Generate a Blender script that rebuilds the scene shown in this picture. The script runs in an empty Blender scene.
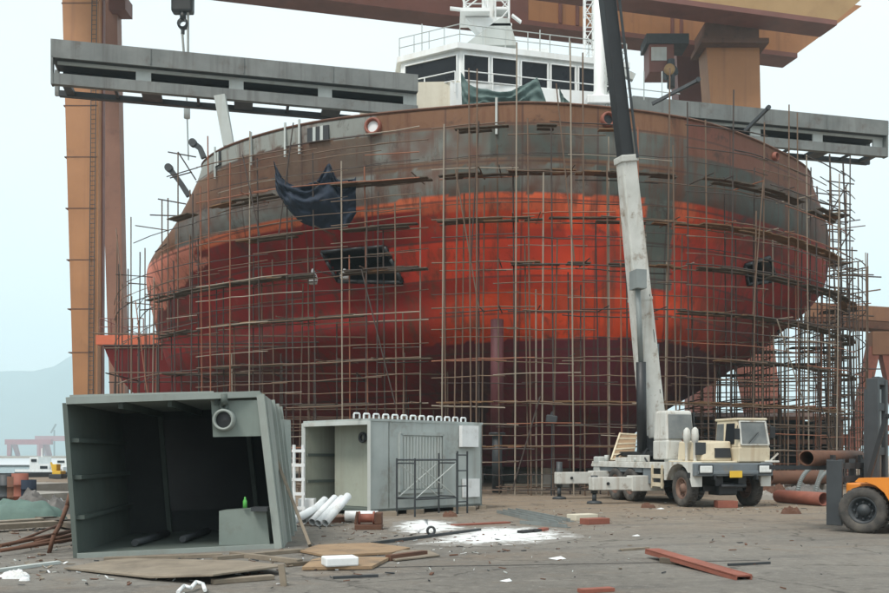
import bpy, bmesh, math, random
from mathutils import Vector, Matrix, Quaternion, noise
R = math.radians
sc = bpy.context.scene
COL = sc.collection
random.seed(7)

# ------------------------------------------------------------------ measuring
CAMZ, F, CX, HY = 1.5, 900.0, 444.5, 455.0     # eye height; focal length, centre column and horizon row of the photograph
def P(px, py, d):            # the point seen at (px, py) at a distance d
    return Vector(((px-CX)*d/F, d, CAMZ+(HY-py)*d/F))
def G(px, py, z=0.0):        # the ground point seen at (px, py)
    d = (CAMZ-z)*F/(py-HY)
    return Vector(((px-CX)*d/F, d, z))

# ------------------------------------------------------------------ materials
def nd(nt, t, **kw):
    n = nt.nodes.new(t)
    for k, v in kw.items(): setattr(n, k, v)
    return n
def mixc(nt, fac, a, b, blend='MIX'):
    m = nd(nt, 'ShaderNodeMix', data_type='RGBA', blend_type=blend)
    for sock, v in ((m.inputs[0], fac), (m.inputs[6], a), (m.inputs[7], b)):
        if hasattr(v, 'is_output') or isinstance(v, bpy.types.NodeSocket): nt.links.new(v, sock)
        elif isinstance(v, (int, float)): sock.default_value = v
        else: sock.default_value = (*v, 1)
    return m.outputs[2]
def ramp(nt, src, a, b, mode='LINEAR'):
    r = nd(nt, 'ShaderNodeMapRange'); r.inputs[1].default_value = a; r.inputs[2].default_value = b
    nt.links.new(src, r.inputs[0]); return r.outputs[0]
def noi(nt, vec, scale, detail=5, rough=.6, dist=0):
    n = nd(nt, 'ShaderNodeTexNoise'); n.inputs['Scale'].default_value = scale; n.inputs['Detail'].default_value = detail
    n.inputs['Roughness'].default_value = rough; n.inputs['Distortion'].default_value = dist
    nt.links.new(vec, n.inputs['Vector']); return n.outputs[0]
def stretch(nt, vec, s):
    m = nd(nt, 'ShaderNodeMapping'); m.inputs['Scale'].default_value = s; nt.links.new(vec, m.inputs['Vector']); return m.outputs[0]
MATS = {}
def pm(name, c1, c2=None, scale=1.5, rough=.7, metal=0, bump=.15, dirt=None, dirt_lo=.55, dirt_hi=.75, dscale=.8, streak=None, streak_amt=.5, sscale=1.0, bscale=None):
    """two noise-mixed paints, blotches of dirt or rust, vertical run-off streaks, a little bump"""
    m = bpy.data.materials.new(name); m.use_nodes = True; nt = m.node_tree
    b = nt.nodes['Principled BSDF']; tc = nd(nt, 'ShaderNodeTexCoord'); v = tc.outputs['Object']
    c2 = c2 or tuple(x*.78 for x in c1)
    n1 = noi(nt, v, scale)
    col = mixc(nt, ramp(nt, n1, .35, .65), c1, c2)
    if streak:
        sv = stretch(nt, v, (2.2*sscale, 2.2*sscale, .12*sscale))
        s = ramp(nt, noi(nt, sv, 1.0, 4, .65), .5, .72)
        mm = nd(nt, 'ShaderNodeMath', operation='MULTIPLY'); nt.links.new(s, mm.inputs[0]); mm.inputs[1].default_value = streak_amt
        col = mixc(nt, mm.outputs[0], col, streak)
    if dirt:
        n2 = noi(nt, v, dscale, 8, .7)
        col = mixc(nt, ramp(nt, n2, dirt_lo, dirt_hi), col, dirt)
    nt.links.new(col, b.inputs['Base Color'])
    b.inputs['Metallic'].default_value = metal
    rr = nd(nt, 'ShaderNodeMapRange'); rr.inputs[3].default_value = max(rough-.12, .05); rr.inputs[4].default_value = min(rough+.12, 1)
    nt.links.new(n1, rr.inputs[0]); nt.links.new(rr.outputs[0], b.inputs['Roughness'])
    if bump:
        bp = nd(nt, 'ShaderNodeBump'); bp.inputs['Strength'].default_value = bump; bp.inputs['Distance'].default_value = .02
        nt.links.new(noi(nt, v, bscale or scale*6, 6, .7), bp.inputs['Height']); nt.links.new(bp.outputs[0], b.inputs['Normal'])
    MATS[name] = m
    return m
RUST = (.1, .045, .026); DRUST = (.05, .026, .018)
M_orange = pm('gantry_orange_paint', (.37, .165, .06), (.31, .135, .048), .25, .6, dirt=(.16, .07, .03), dirt_lo=.58, dirt_hi=.85, dscale=.35, streak=(.2, .085, .035), streak_amt=.6, sscale=.45, bump=.05)
M_maroon = pm('gantry_maroon_paint', (.175, .062, .045), (.14, .05, .036), .3, .6, dirt=(.1, .04, .03), dscale=.4, bump=.05)
M_tan = pm('gantry_tan_paint', (.38, .235, .1), (.32, .195, .08), .25, .6, dirt=(.25, .13, .06), dscale=.3, bump=.05)
M_black = pm('black_paint', (.01, .011, .013), (.016, .018, .02), 2, .5, bump=.05)
M_rubber = pm('tyre_rubber', (.035, .033, .031), (.06, .055, .05), 5, .85, dirt=(.13, .115, .095), dscale=3, dirt_lo=.45, dirt_hi=.8)
M_grey = pm('grey_primer_steel', (.22, .245, .24), (.16, .185, .185), .7, .6, dirt=(.14, .095, .065), dirt_lo=.6, dirt_hi=.8, dscale=.7, streak=(.13, .12, .11), streak_amt=.6, bump=.08)
M_wing = pm('wing_grey_plate', (.19, .2, .19), (.13, .14, .135), .5, .65, dirt=(.09, .065, .05), dirt_lo=.56, dirt_hi=.75, dscale=.9, streak=(.08, .075, .07), streak_amt=.7, bump=.1)
M_lgrey = pm('light_grey_paint', (.46, .49, .47), (.39, .42, .4), .9, .6, dirt=(.28, .23, .18), dirt_lo=.6, dirt_hi=.82, dscale=1, streak=(.3, .27, .22), streak_amt=.4, bump=.06)
M_dgrey = pm('dark_steel', (.038, .044, .048), (.027, .031, .035), 1.5, .55, bump=.08)
M_white = pm('white_ship_paint', (.78, .8, .79), (.7, .72, .71), .8, .45, dirt=(.5, .45, .38), dirt_lo=.65, dirt_hi=.9, dscale=.7, streak=(.55, .5, .42), streak_amt=.35, bump=.04)
M_cream = pm('cream_paint', (.62, .58, .47), (.53, .49, .39), .7, .6, dirt=(.36, .25, .15), dirt_lo=.6, dirt_hi=.85, dscale=.8, streak=(.4, .32, .22), streak_amt=.4)
M_glass = pm('dark_window_glass', (.008, .009, .012), (.012, .014, .017), .5, .3, bump=0)
M_glass.node_tree.nodes['Principled BSDF'].inputs['Specular IOR Level'].default_value = .2
M_cabglass = pm('cab_glass', (.1, .11, .11), (.16, .17, .165), 2, .2, bump=0)
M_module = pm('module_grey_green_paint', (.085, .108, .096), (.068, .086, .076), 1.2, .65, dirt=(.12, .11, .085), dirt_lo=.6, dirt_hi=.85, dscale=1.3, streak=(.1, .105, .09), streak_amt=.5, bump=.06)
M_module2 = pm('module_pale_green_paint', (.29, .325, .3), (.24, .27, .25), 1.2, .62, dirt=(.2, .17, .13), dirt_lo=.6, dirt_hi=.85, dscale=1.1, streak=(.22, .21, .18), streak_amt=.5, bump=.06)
M_modup = pm('module_panel_paint', (.2, .24, .215), (.165, .2, .18), 1.2, .65, dirt=(.13, .12, .1), dirt_lo=.58, dirt_hi=.8, dscale=1.4, streak=(.12, .125, .11), streak_amt=.5, bump=.06)
M_module3 = pm('module_light_grey_paint', (.38, .415, .4), (.31, .345, .335), 1.1, .62, dirt=(.21, .18, .14), dirt_lo=.56, dirt_hi=.78, dscale=1.1, streak=(.22, .21, .18), streak_amt=.6, bump=.08)
M_modpale = pm('module_pale_primer', (.33, .35, .29), (.27, .29, .24), 1.1, .7, dirt=(.2, .18, .13), dirt_lo=.55, dirt_hi=.75, dscale=1.2, streak=(.2, .19, .15), streak_amt=.5, bump=.06)
M_modin = pm('module_inside_shade_tone', (.02, .025, .025), (.013, .017, .018), 1.2, .8, bump=.05)  # near black: the shade inside the module is put into the colour
M_modmid = pm('module_dull_green_plate', (.06, .08, .07), (.045, .06, .053), 1.5, .7, bump=.06)
M_tube = pm('scaffold_tube_rust', (.15, .095, .06), (.095, .06, .042), .8, .75, dirt=(.25, .2, .15), dirt_lo=.58, dirt_hi=.7, dscale=.5, bump=0)
M_tubed = pm('scaffold_tube_dark', (.06, .045, .038), (.045, .032, .027), .8, .8, bump=0)
M_tubep = pm('scaffold_tube_pale', (.3, .255, .2), (.22, .18, .135), .7, .7, bump=0)
M_tubeo = pm('scaffold_tube_orange', (.27, .1, .05), (.2, .075, .04), .7, .7, bump=0)
M_board = pm('scaffold_board_weathered', (.105, .085, .062), (.065, .052, .04), 1.2, .9, dirt=(.17, .12, .07), dscale=.8)
M_boardb = pm('scaffold_board_brown', (.21, .12, .06), (.15, .085, .045), 1.2, .9)
M_blue = pm('dark_blue_tarp', (.008, .015, .03), (.014, .024, .042), 1.5, .9, bump=.35)
M_green = pm('grey_green_tarp', (.075, .125, .115), (.055, .095, .088), 1.2, .7, bump=.25)
M_red = pm('hull_crimson_paint', (.13, .013, .012), (.1, .01, .01), .5, .75, dirt=(.05, .016, .014), dscale=.5)
M_red.node_tree.nodes['Principled BSDF'].inputs['Specular IOR Level'].default_value = .15
M_redor = pm('orange_red_paint', (.55, .13, .055), (.47, .1, .045), .6, .55, dirt=(.3, .08, .05), dscale=.7)
M_purple = pm('purple_antifoul_steel', (.13, .035, .04), (.1, .028, .032), .8, .6)
M_rust = pm('rusty_steel', RUST, (.13, .062, .038), 1.3, .85, dirt=DRUST, dscale=1.2, bump=.3)
M_rustred = pm('red_lead_steel', (.26, .085, .055), (.2, .065, .042), 2, .7, dirt=(.14, .06, .04), dscale=1.6, bump=.2)
M_conc = pm('concrete', (.3, .28, .25), (.24, .225, .2), 2, .9, bump=.3)
M_ply = pm('plywood', (.3, .205, .12), (.24, .16, .095), 2, .85, dirt=(.15, .11, .075), dirt_lo=.5, dirt_hi=.7, dscale=2.5, bump=.25)
M_plank = pm('weathered_timber', (.24, .2, .15), (.17, .14, .105), 2.5, .9, dirt=(.1, .08, .06), dscale=2)
M_foam = pm('white_plastic', (.72, .74, .74), (.62, .64, .64), 3, .6, dirt=(.45, .42, .38), dscale=3, bump=.1)
M_yellow = pm('forklift_orange_paint', (.66, .22, .02), (.56, .18, .018), 1.5, .4, dirt=(.3, .13, .04), dirt_lo=.63, dirt_hi=.85, dscale=2, bump=.05)
M_yel2 = pm('yellow_paint', (.7, .45, .04), (.6, .37, .03), 1.5, .6)
M_truck = pm('crane_truck_white_paint', (.58, .585, .55), (.48, .485, .45), 1.6, .55, dirt=(.2, .14, .09), dirt_lo=.55, dirt_hi=.7, dscale=2.2, streak=(.26, .18, .11), streak_amt=.6, sscale=2, bump=.06)
M_truckc = pm('crane_truck_cream_paint', (.6, .535, .4), (.52, .45, .325), 1.6, .5, dirt=(.3, .18, .09), dirt_lo=.6, dirt_hi=.8, dscale=2.4, streak=(.35, .22, .12), streak_amt=.5, sscale=2, bump=.06)
M_bumper = pm('bumper_blue_grey_paint', (.15, .175, .19), (.115, .135, .15), 1.8, .5, dirt=(.2, .17, .13), dscale=2.5, bump=.06)
M_lens = pm('headlight_lens', (.72, .74, .72), (.6, .62, .6), 6, .15, bump=0)
M_greenb = pm('green_bottle', (.12, .5, .1), None, 3, .3)
M_pink = pm('far_crane_pink_red', (.34, .05, .075), None, .2, .7)
M_soil = pm('dumped_rubbish', (.16, .15, .14), (.1, .095, .09), 3, .95, bump=.5)
M_tarpg = pm('faded_green_sheet', (.1, .16, .135), (.075, .12, .105), 2, .8, bump=.3)

# ------------------------------------------------------------------ mesh helpers
class MB:
    def __init__(s): s.bm = bmesh.new()
    def _fr(s, d, up=Vector((0, 0, 1))):
        d = d.normalized()
        if abs(d.dot(up)) > .98: up = Vector((0, 1, 0)) if abs(d.y) < .9 else Vector((1, 0, 0))
        x = d.cross(up).normalized(); return x, x.cross(d).normalized(), d
    def hexa(s, p, bev=0):                      # 8 corners: bottom ring then top ring
        vs = [s.bm.verts.new(q) for q in p]
        fs = [s.bm.faces.new([vs[i] for i in f]) for f in ((3, 2, 1, 0), (4, 5, 6, 7), (0, 1, 5, 4), (1, 2, 6, 5), (2, 3, 7, 6), (3, 0, 4, 7))]
        bmesh.ops.recalc_face_normals(s.bm, faces=fs)
        if bev:
            es = list({e for f in fs for e in f.edges})
            bmesh.ops.bevel(s.bm, geom=es, offset=bev, segments=2, affect='EDGES', profile=.5)
        return s
    def box(s, a, b, bev=0):
        (x0, y0, z0), (x1, y1, z1) = a, b
        return s.hexa([Vector(q) for q in ((x0, y0, z0), (x1, y0, z0), (x1, y1, z0), (x0, y1, z0), (x0, y0, z1), (x1, y0, z1), (x1, y1, z1), (x0, y1, z1))], bev)
    def bar(s, a, b, w, h, w2=None, h2=None, up=Vector((0, 0, 1)), bev=0):
        a, b = Vector(a), Vector(b); x, y, d = s._fr(b-a, up); w2 = w2 or w; h2 = h2 or h
        q = lambda o, ww, hh: [o-x*ww/2-y*hh/2, o+x*ww/2-y*hh/2, o+x*ww/2+y*hh/2, o-x*ww/2+y*hh/2]
        return s.hexa(q(a, w, h)+q(b, w2, h2), bev)
    def tube(s, a, b, r, r2=None, n=8, caps=True):
        a, b = Vector(a), Vector(b); x, y, d = s._fr(b-a); r2 = r if r2 is None else r2
        A = [s.bm.verts.new(a+(x*math.cos(t)+y*math.sin(t))*r) for t in (i*math.tau/n for i in range(n))]
        B = [s.bm.verts.new(b+(x*math.cos(t)+y*math.sin(t))*r2) for t in (i*math.tau/n for i in range(n))]
        for i in range(n): f = s.bm.faces.new((A[i], A[(i+1) % n], B[(i+1) % n], B[i])); f.smooth = n > 6
        if caps: s.bm.faces.new(A[::-1]); s.bm.faces.new(B)
        return s
    def path(s, pts, r, n=6):
        for a, b in zip(pts, pts[1:]): s.tube(a, b, r, n=n)
        return s
    def lathe(s, c, axis, prof, n=24):          # prof: list of (distance along axis, radius), closed round
        c, axis = Vector(c), Vector(axis).normalized(); x, y, d = s._fr(axis); rings = []
        for h, r in prof: rings.append([s.bm.verts.new(c+d*h+(x*math.cos(t)+y*math.sin(t))*max(r, .001)) for t in (i*math.tau/n for i in range(n))])
        fs = []
        for A, B in zip(rings, rings[1:]):
            for i in range(n): f = s.bm.faces.new((A[i], A[(i+1) % n], B[(i+1) % n], B[i])); f.smooth = True; fs.append(f)
        bmesh.ops.recalc_face_normals(s.bm, faces=fs)
        return s
    def poly(s, pts, t, d):                     # flat polygon thickened by t along d
        d = Vector(d)*t; n = len(pts)
        A = [s.bm.verts.new(Vector(p)) for p in pts]; B = [s.bm.verts.new(Vector(p)+d) for p in pts]
        fs = [s.bm.faces.new(A[::-1]), s.bm.faces.new(B)]+[s.bm.faces.new((A[i], A[(i+1) % n], B[(i+1) % n], B[i])) for i in range(n)]
        bmesh.ops.recalc_face_normals(s.bm, faces=fs); return s
    def build(s, name, mat, parent=None):
        me = bpy.data.meshes.new(name); s.bm.normal_update(); s.bm.to_mesh(me); s.bm.free()
        me.materials.append(mat); o = bpy.data.objects.new(name, me); COL.objects.link(o)
        if parent is not None: attach(o, parent)
        return o
WORLD = set()
def attach(o, parent):
    o.parent = parent
    if parent.name in WORLD: o.matrix_parent_inverse = parent.matrix_basis.inverted()
def tag(o, label=None, cat=None, group=None, kind=None):
    for k, v in (('label', label), ('category', cat), ('group', group), ('kind', kind)):
        if v: o[k] = v
    return o
def thing(name, label, cat, loc=(0, 0, 0), rz=0, group=None, world=True):
    o = bpy.data.objects.new(name, None); COL.objects.link(o); o.empty_display_size = .2
    o.location = loc; o.rotation_euler = (0, 0, rz)
    o.matrix_basis = Matrix.Translation(Vector(loc)) @ Matrix.Rotation(rz, 4, 'Z')
    if world: WORLD.add(o.name)
    return tag(o, label, cat, group)
def copy_tree(o, parent=None):
    c = o.copy(); COL.objects.link(c)
    if parent is not None:
        c.parent = parent; c.matrix_parent_inverse = o.matrix_parent_inverse.copy()
    for ch in list(o.children): copy_tree(ch, c)
    return c
# scaffold tubes share one unit mesh per paint
UT = {}
def unit_tube(mat, n=6):
    if mat.name not in UT:
        b = MB(); b.tube((0, 0, 0), (0, 0, 1), 1, n=n); me = bpy.data.meshes.new('tube'); b.bm.to_mesh(me); b.bm.free(); me.materials.append(mat); UT[mat.name] = me
    return UT[mat.name]
def stick(name, a, b, r, mat, parent):
    a, b = Vector(a), Vector(b); d = b-a
    o = bpy.data.objects.new(name, unit_tube(mat)); COL.objects.link(o)
    q = Vector((0, 0, 1)).rotation_difference(d.normalized())
    o.matrix_basis = Matrix.LocRotScale(a, q, Vector((r, r, d.length)))
    attach(o, parent); return o
def cr(p, t):                                   # Catmull-Rom through a list of Vectors / tuples / numbers
    n = len(p)-1; i = min(int(t), n-1); f = t-i
    a, b, c, d = p[max(i-1, 0)], p[i], p[i+1], p[min(i+2, n)]
    return .5*((2*b)+(c-a)*f+(2*a-5*b+4*c-d)*f*f+(3*b-a-3*c+d)*f**3)

# ------------------------------------------------------------------ camera, sky, sun
cam = bpy.data.objects.new('camera', bpy.data.cameras.new('camera')); COL.objects.link(cam)
cam.location = (0, 0, CAMZ); cam.rotation_euler = (R(90), 0, 0)
cam.data.lens = 36*F/889; cam.data.sensor_width = 36; cam.data.shift_y = (HY-296.5)/889
cam.data.clip_start = .1; cam.data.clip_end = 20000
sc.camera = cam
EL, AZ = R(56), R(216)
w = bpy.data.worlds.new('World'); sc.world = w; w.use_nodes = True; nt = w.node_tree
sky = nd(nt, 'ShaderNodeTexSky', sky_type='NISHITA', sun_disc=False, sun_elevation=EL, sun_rotation=AZ, air_density=1.2, dust_density=6, ozone_density=1)
bg = nt.nodes['Background']
tc = nd(nt, 'ShaderNodeTexCoord')
cl = ramp(nt, noi(nt, stretch(nt, tc.outputs['Generated'], (1, 1, 2.2)), 1.6, 5, .5), .3, .75)
cloud = mixc(nt, cl, (8.9, 9.7, 9.9), (10.7, 10.9, 10.9))
nt.links.new(mixc(nt, .78, sky.outputs[0], cloud), bg.inputs['Color'])
bg.inputs['Strength'].default_value = .078
sun = bpy.data.objects.new('sun', bpy.data.lights.new('sun', 'SUN')); COL.objects.link(sun)
sun.data.energy = 2.0; sun.data.angle = R(16); sun.data.color = (1, .96, .9)
sd = Vector((math.sin(AZ)*math.cos(EL), math.cos(AZ)*math.cos(EL), math.sin(EL)))
sun.rotation_euler = sd.to_track_quat('Z', 'Y').to_euler(); sun.location = sd*60
sc.view_settings.view_transform = 'Standard'; sc.view_settings.look = 'None'; sc.view_settings.gamma = 1
sc.view_settings.use_curve_mapping = False; sc.view_settings.exposure = .78
sc.cycles.volume_bounces = 2

# ------------------------------------------------------------------ ground, water, hills, haze
def ground_mat():
    m = bpy.data.materials.new('yard_concrete_and_dust'); m.use_nodes = True; nt = m.node_tree; b = nt.nodes['Principled BSDF']
    v = nd(nt, 'ShaderNodeTexCoord').outputs['Object']
    def mul(x, k):
        q = nd(nt, 'ShaderNodeMath', operation='MULTIPLY'); nt.links.new(x, q.inputs[0])
        if isinstance(k, float): q.inputs[1].default_value = k
        else: nt.links.new(k, q.inputs[1])
        return q.outputs[0]
    big = noi(nt, v, .13, 4, .55); mid = noi(nt, v, .7, 7, .68, .6); fine = noi(nt, v, 7, 8, .8); grit = noi(nt, v, 38, 3, .8)
    col = mixc(nt, ramp(nt, big, .42, .58), (.195, .18, .157), (.15, .139, .122))
    sep = nd(nt, 'ShaderNodeSeparateXYZ'); nt.links.new(v, sep.inputs[0])          # brown dust thickens towards the ship
    ad = nd(nt, 'ShaderNodeMath', operation='MULTIPLY_ADD'); nt.links.new(mid, ad.inputs[0]); ad.inputs[1].default_value = 16; nt.links.new(sep.outputs[1], ad.inputs[2])
    col = mixc(nt, ramp(nt, ad.outputs[0], 23, 34), col, (.225, .172, .12))
    col = mixc(nt, mul(ramp(nt, mid, .52, .66), .5), col, (.125, .117, .108))
    st = noi(nt, stretch(nt, v, (.6, 1.0, 1)), .6, 6, .65, .5)
    col = mixc(nt, mul(ramp(nt, st, .54, .66), .45), col, (.2, .145, .1))
    st2 = noi(nt, stretch(nt, v, (.8, 1.2, 1)), .9, 6, .7, .3)
    col = mixc(nt, mul(ramp(nt, st2, .56, .68), .45), col, (.27, .25, .22))
    col = mixc(nt, mul(ramp(nt, noi(nt, v, 2.4, 8, .75), .55, .66), .8), col, (.085, .078, .07))
    # tyre tracks sweeping across the yard
    tv = nd(nt, 'ShaderNodeMapping'); tv.inputs['Rotation'].default_value = (0, 0, 1.25); nt.links.new(v, tv.inputs['Vector'])
    wv = nd(nt, 'ShaderNodeTexWave', wave_type='BANDS'); wv.inputs['Scale'].default_value = .16; wv.inputs['Distortion'].default_value = 3.5; wv.inputs['Detail'].default_value = 2; wv.inputs['Detail Scale'].default_value = .35
    nt.links.new(tv.outputs[0], wv.inputs['Vector'])
    col = mixc(nt, mul(mul(ramp(nt, wv.outputs[0], .9, .97), ramp(nt, mid, .62, .42)), .5), col, (.1, .092, .085))
    # hairline cracks
    dv_ = nd(nt, 'ShaderNodeVectorMath', operation='MULTIPLY_ADD'); nz = nd(nt, 'ShaderNodeTexNoise'); nz.inputs['Scale'].default_value = 1.3; nz.inputs['Detail'].default_value = 5; nt.links.new(v, nz.inputs['Vector'])
    nt.links.new(nz.outputs[1], dv_.inputs[0]); dv_.inputs[1].default_value = (1.2, 1.2, 0); nt.links.new(v, dv_.inputs[2])
    vo = nd(nt, 'ShaderNodeTexVoronoi', feature='DISTANCE_TO_EDGE'); vo.inputs['Scale'].default_value = .28; nt.links.new(dv_.outputs[0], vo.inputs['Vector'])
    col = mixc(nt, mul(ramp(nt, vo.outputs[0], .007, .002), .7), col, (.05, .045, .04))
    col = mixc(nt, mul(ramp(nt, fine, .52, .66), .6), col, (.28, .262, .23))
    col = mixc(nt, mul(ramp(nt, fine, .46, .34), .6), col, (.09, .083, .075))
    col = mixc(nt, mul(ramp(nt, grit, .56, .7), .5), col, (.3, .28, .25)); col = mixc(nt, mul(ramp(nt, grit, .42, .3), .5), col, (.08, .074, .066))
    nt.links.new(col, b.inputs['Base Color']); b.inputs['Roughness'].default_value = .88; b.inputs['Specular IOR Level'].default_value = .25
    bp = nd(nt, 'ShaderNodeBump'); bp.inputs['Strength'].default_value = .8; bp.inputs['Distance'].default_value = .04
    nt.links.new(fine, bp.inputs['Height']); nt.links.new(bp.outputs[0], b.inputs['Normal'])
    return m
def sheet(name, pts, z, mat, kind='structure'):
    b = MB(); f = b.bm.faces.new([b.bm.verts.new((x, y, z)) for x, y in pts]); b.bm.normal_update()
    if f.normal.z < 0: f.normal_flip()
    o = b.build(name, mat); return tag(o, kind=kind)
GM = ground_mat()
b = MB(); bm = b.bm                         # one sheet with the dock basin left out at the far left
V = lambda x, y: bm.verts.new((x, y, 0))
e0, e1, e2, e3 = V(-25.5, 62), V(-150, 420), V(-900, 420), V(-900, 62)
c0, c1, c2, c3 = V(-4000, -300), V(4000, -300), V(4000, 4000), V(-4000, 4000)
for f in ((c0, c1, e0, e3), (c1, c2, e1, e0), (c2, c3, e2, e1), (c3, c0, e3, e2)): bm.faces.new(f)
g_ = b.build('ground', GM); tag(g_, kind='structure')
M_water = pm('river_water', (.12, .15, .15), None, .1, .25, bump=.1)
sheet('water', ((-1200, 50), (0, 50), (0, 500), (-1200, 500)), -4, M_water)
M_joint = pm('slab_joint', (.055, .05, .045), None, 3, .9)
b = MB()
jp = [G(px, py, .004) for px, py in ((372, 567.5), (430, 566.2), (470, 565.6), (540, 564.6), (650, 562.5), (760, 560))]
for a, c in zip(jp, jp[1:]):
    s_ = Vector((0, .03, 0)); b.bm.faces.new([b.bm.verts.new(q) for q in (a-s_*random.uniform(.6, 1.4), c-s_*random.uniform(.6, 1.4), c+s_, a+s_)])
tag(b.build('ground_joint', M_joint), kind='structure')
# hills: a real ridge far off
b = MB(); N = 90; rows = []
for j in range(8):
    row = []
    for i in range(N+1):
        x = -4000+i*88; env = 335*math.exp(-((x+1500)/900)**2)+120*math.exp(-((x+3000)/900)**2)+180*math.exp(-((x+700)/1100)**2)+150*math.exp(-((x-2400)/1300)**2)
        h = env*math.sin(math.pi*j/7)**.8*(.85+.5*noise.noise((x*.0026, j*.6, 3)))
        row.append(b.bm.verts.new((x+50*noise.noise((i, j, 1)), 3560+j*60, max(h, -2))))
    rows.append(row)
for A, B in zip(rows, rows[1:]):
    for i in range(N): f = b.bm.faces.new((A[i], A[i+1], B[i+1], B[i])); f.smooth = True
tag(b.build('hills', pm('hill_woods', (.04, .075, .085), (.055, .09, .095), .006, .9)), kind='structure')
# haze
b = MB(); b.box((-4100, -400, -5), (4100, 4300, 560))
hm = bpy.data.materials.new('haze_air'); hm.use_nodes = True; nt = hm.node_tree
nt.nodes.remove(nt.nodes['Principled BSDF']); pv = nd(nt, 'ShaderNodeVolumePrincipled')
pv.inputs['Color'].default_value = (.74, .93, 1, 1); pv.inputs['Density'].default_value = .00042; pv.inputs['Anisotropy'].default_value = 0
nt.links.new(pv.outputs[0], nt.nodes['Material Output'].inputs['Volume'])
tag(b.build('haze', hm), kind='stuff')

# ------------------------------------------------------------------ the ship
ship = thing('ship', 'huge red and rust ship under construction inside scaffolding, white wheelhouse on top', 'ship', (4.6, 40, 0))
LV = [  # height, plan outline from the left side aft, round the bow, to the right side aft
 (0.9, [(-15, 72), (-12, 68), (-8, 64), (-3.6, 59), (.9, 51), (5.4, 40.7), (7.6, 44), (9, 50), (9.8, 57), (10.4, 64), (10.5, 74)]),
 (3.5, [(-17.5, 70), (-16.2, 63.5), (-12, 58.5), (-6.4, 52.6), (-.1, 44.6), (5.3, 38), (8.4, 40.3), (10.8, 47), (12.3, 54), (13, 62), (13, 73)]),
 (6.3, [(-18, 68), (-17, 57), (-12.6, 50.5), (-7.2, 44.4), (-.5, 39.2), (5.2, 37), (9.6, 38.3), (13.4, 44), (16.2, 51), (16.6, 58), (16, 69)]),
 (8.2, [(-18.3, 67), (-17.2, 54.6), (-12.2, 47.9), (-6.6, 42.2), (0, 37.9), (5.1, 36.7), (9.9, 38.1), (14.7, 43.3), (18.2, 48.6), (18.8, 55), (18, 66)]),
 (9.9, [(-18.3, 66), (-17.1, 52.6), (-11.7, 45.6), (-6.1, 40.4), (.3, 36.9), (4.9, 36.45), (10.1, 38), (15.6, 42.6), (19.4, 46.6), (20.3, 52), (19.5, 63)]),
 (11.9, [(-18.5, 64), (-16.6, 50.3), (-11.3, 43), (-6.3, 39), (.2, 36.2), (4.6, 36), (10.5, 37.6), (16, 42), (19.6, 46), (20.8, 51), (20, 62)]),
 (13.4, [(-16, 63), (-14.3, 48.2), (-11.4, 42.6), (-6.2, 38.4), (.22, 36.1), (4.6, 35.8), (10.6, 37.5), (15.9, 41.8), (19.5, 46), (20.5, 51), (19.8, 62)]),
 (15.4, [(-12.6, 62), (-12.0, 46.6), (-10.9, 41.9), (-6.1, 38), (.24, 36.05), (4.6, 35.7), (10.7, 37.6), (15.9, 41.8), (18.3, 45.0), (19.4, 49.5), (19, 62)]),
]
LV = [(z, [Vector((x, y, 0)) for x, y in pl]) for z, pl in LV]
NU, NZ = 420, 150
def hull_pt(s, z):           # s in 0..10 along the outline
    zs = [l[0] for l in LV]; k = 0
    while k < len(zs)-2 and z > zs[k+1]: k += 1
    f = (z-zs[k])/(zs[k+1]-zs[k])
    q = [cr(LV[i][1], s) for i in (max(k-1, 0), k, k+1, min(k+2, len(LV)-1))]
    p = cr(q, 1+f)
    return Vector((p.x, p.y, z))
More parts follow.
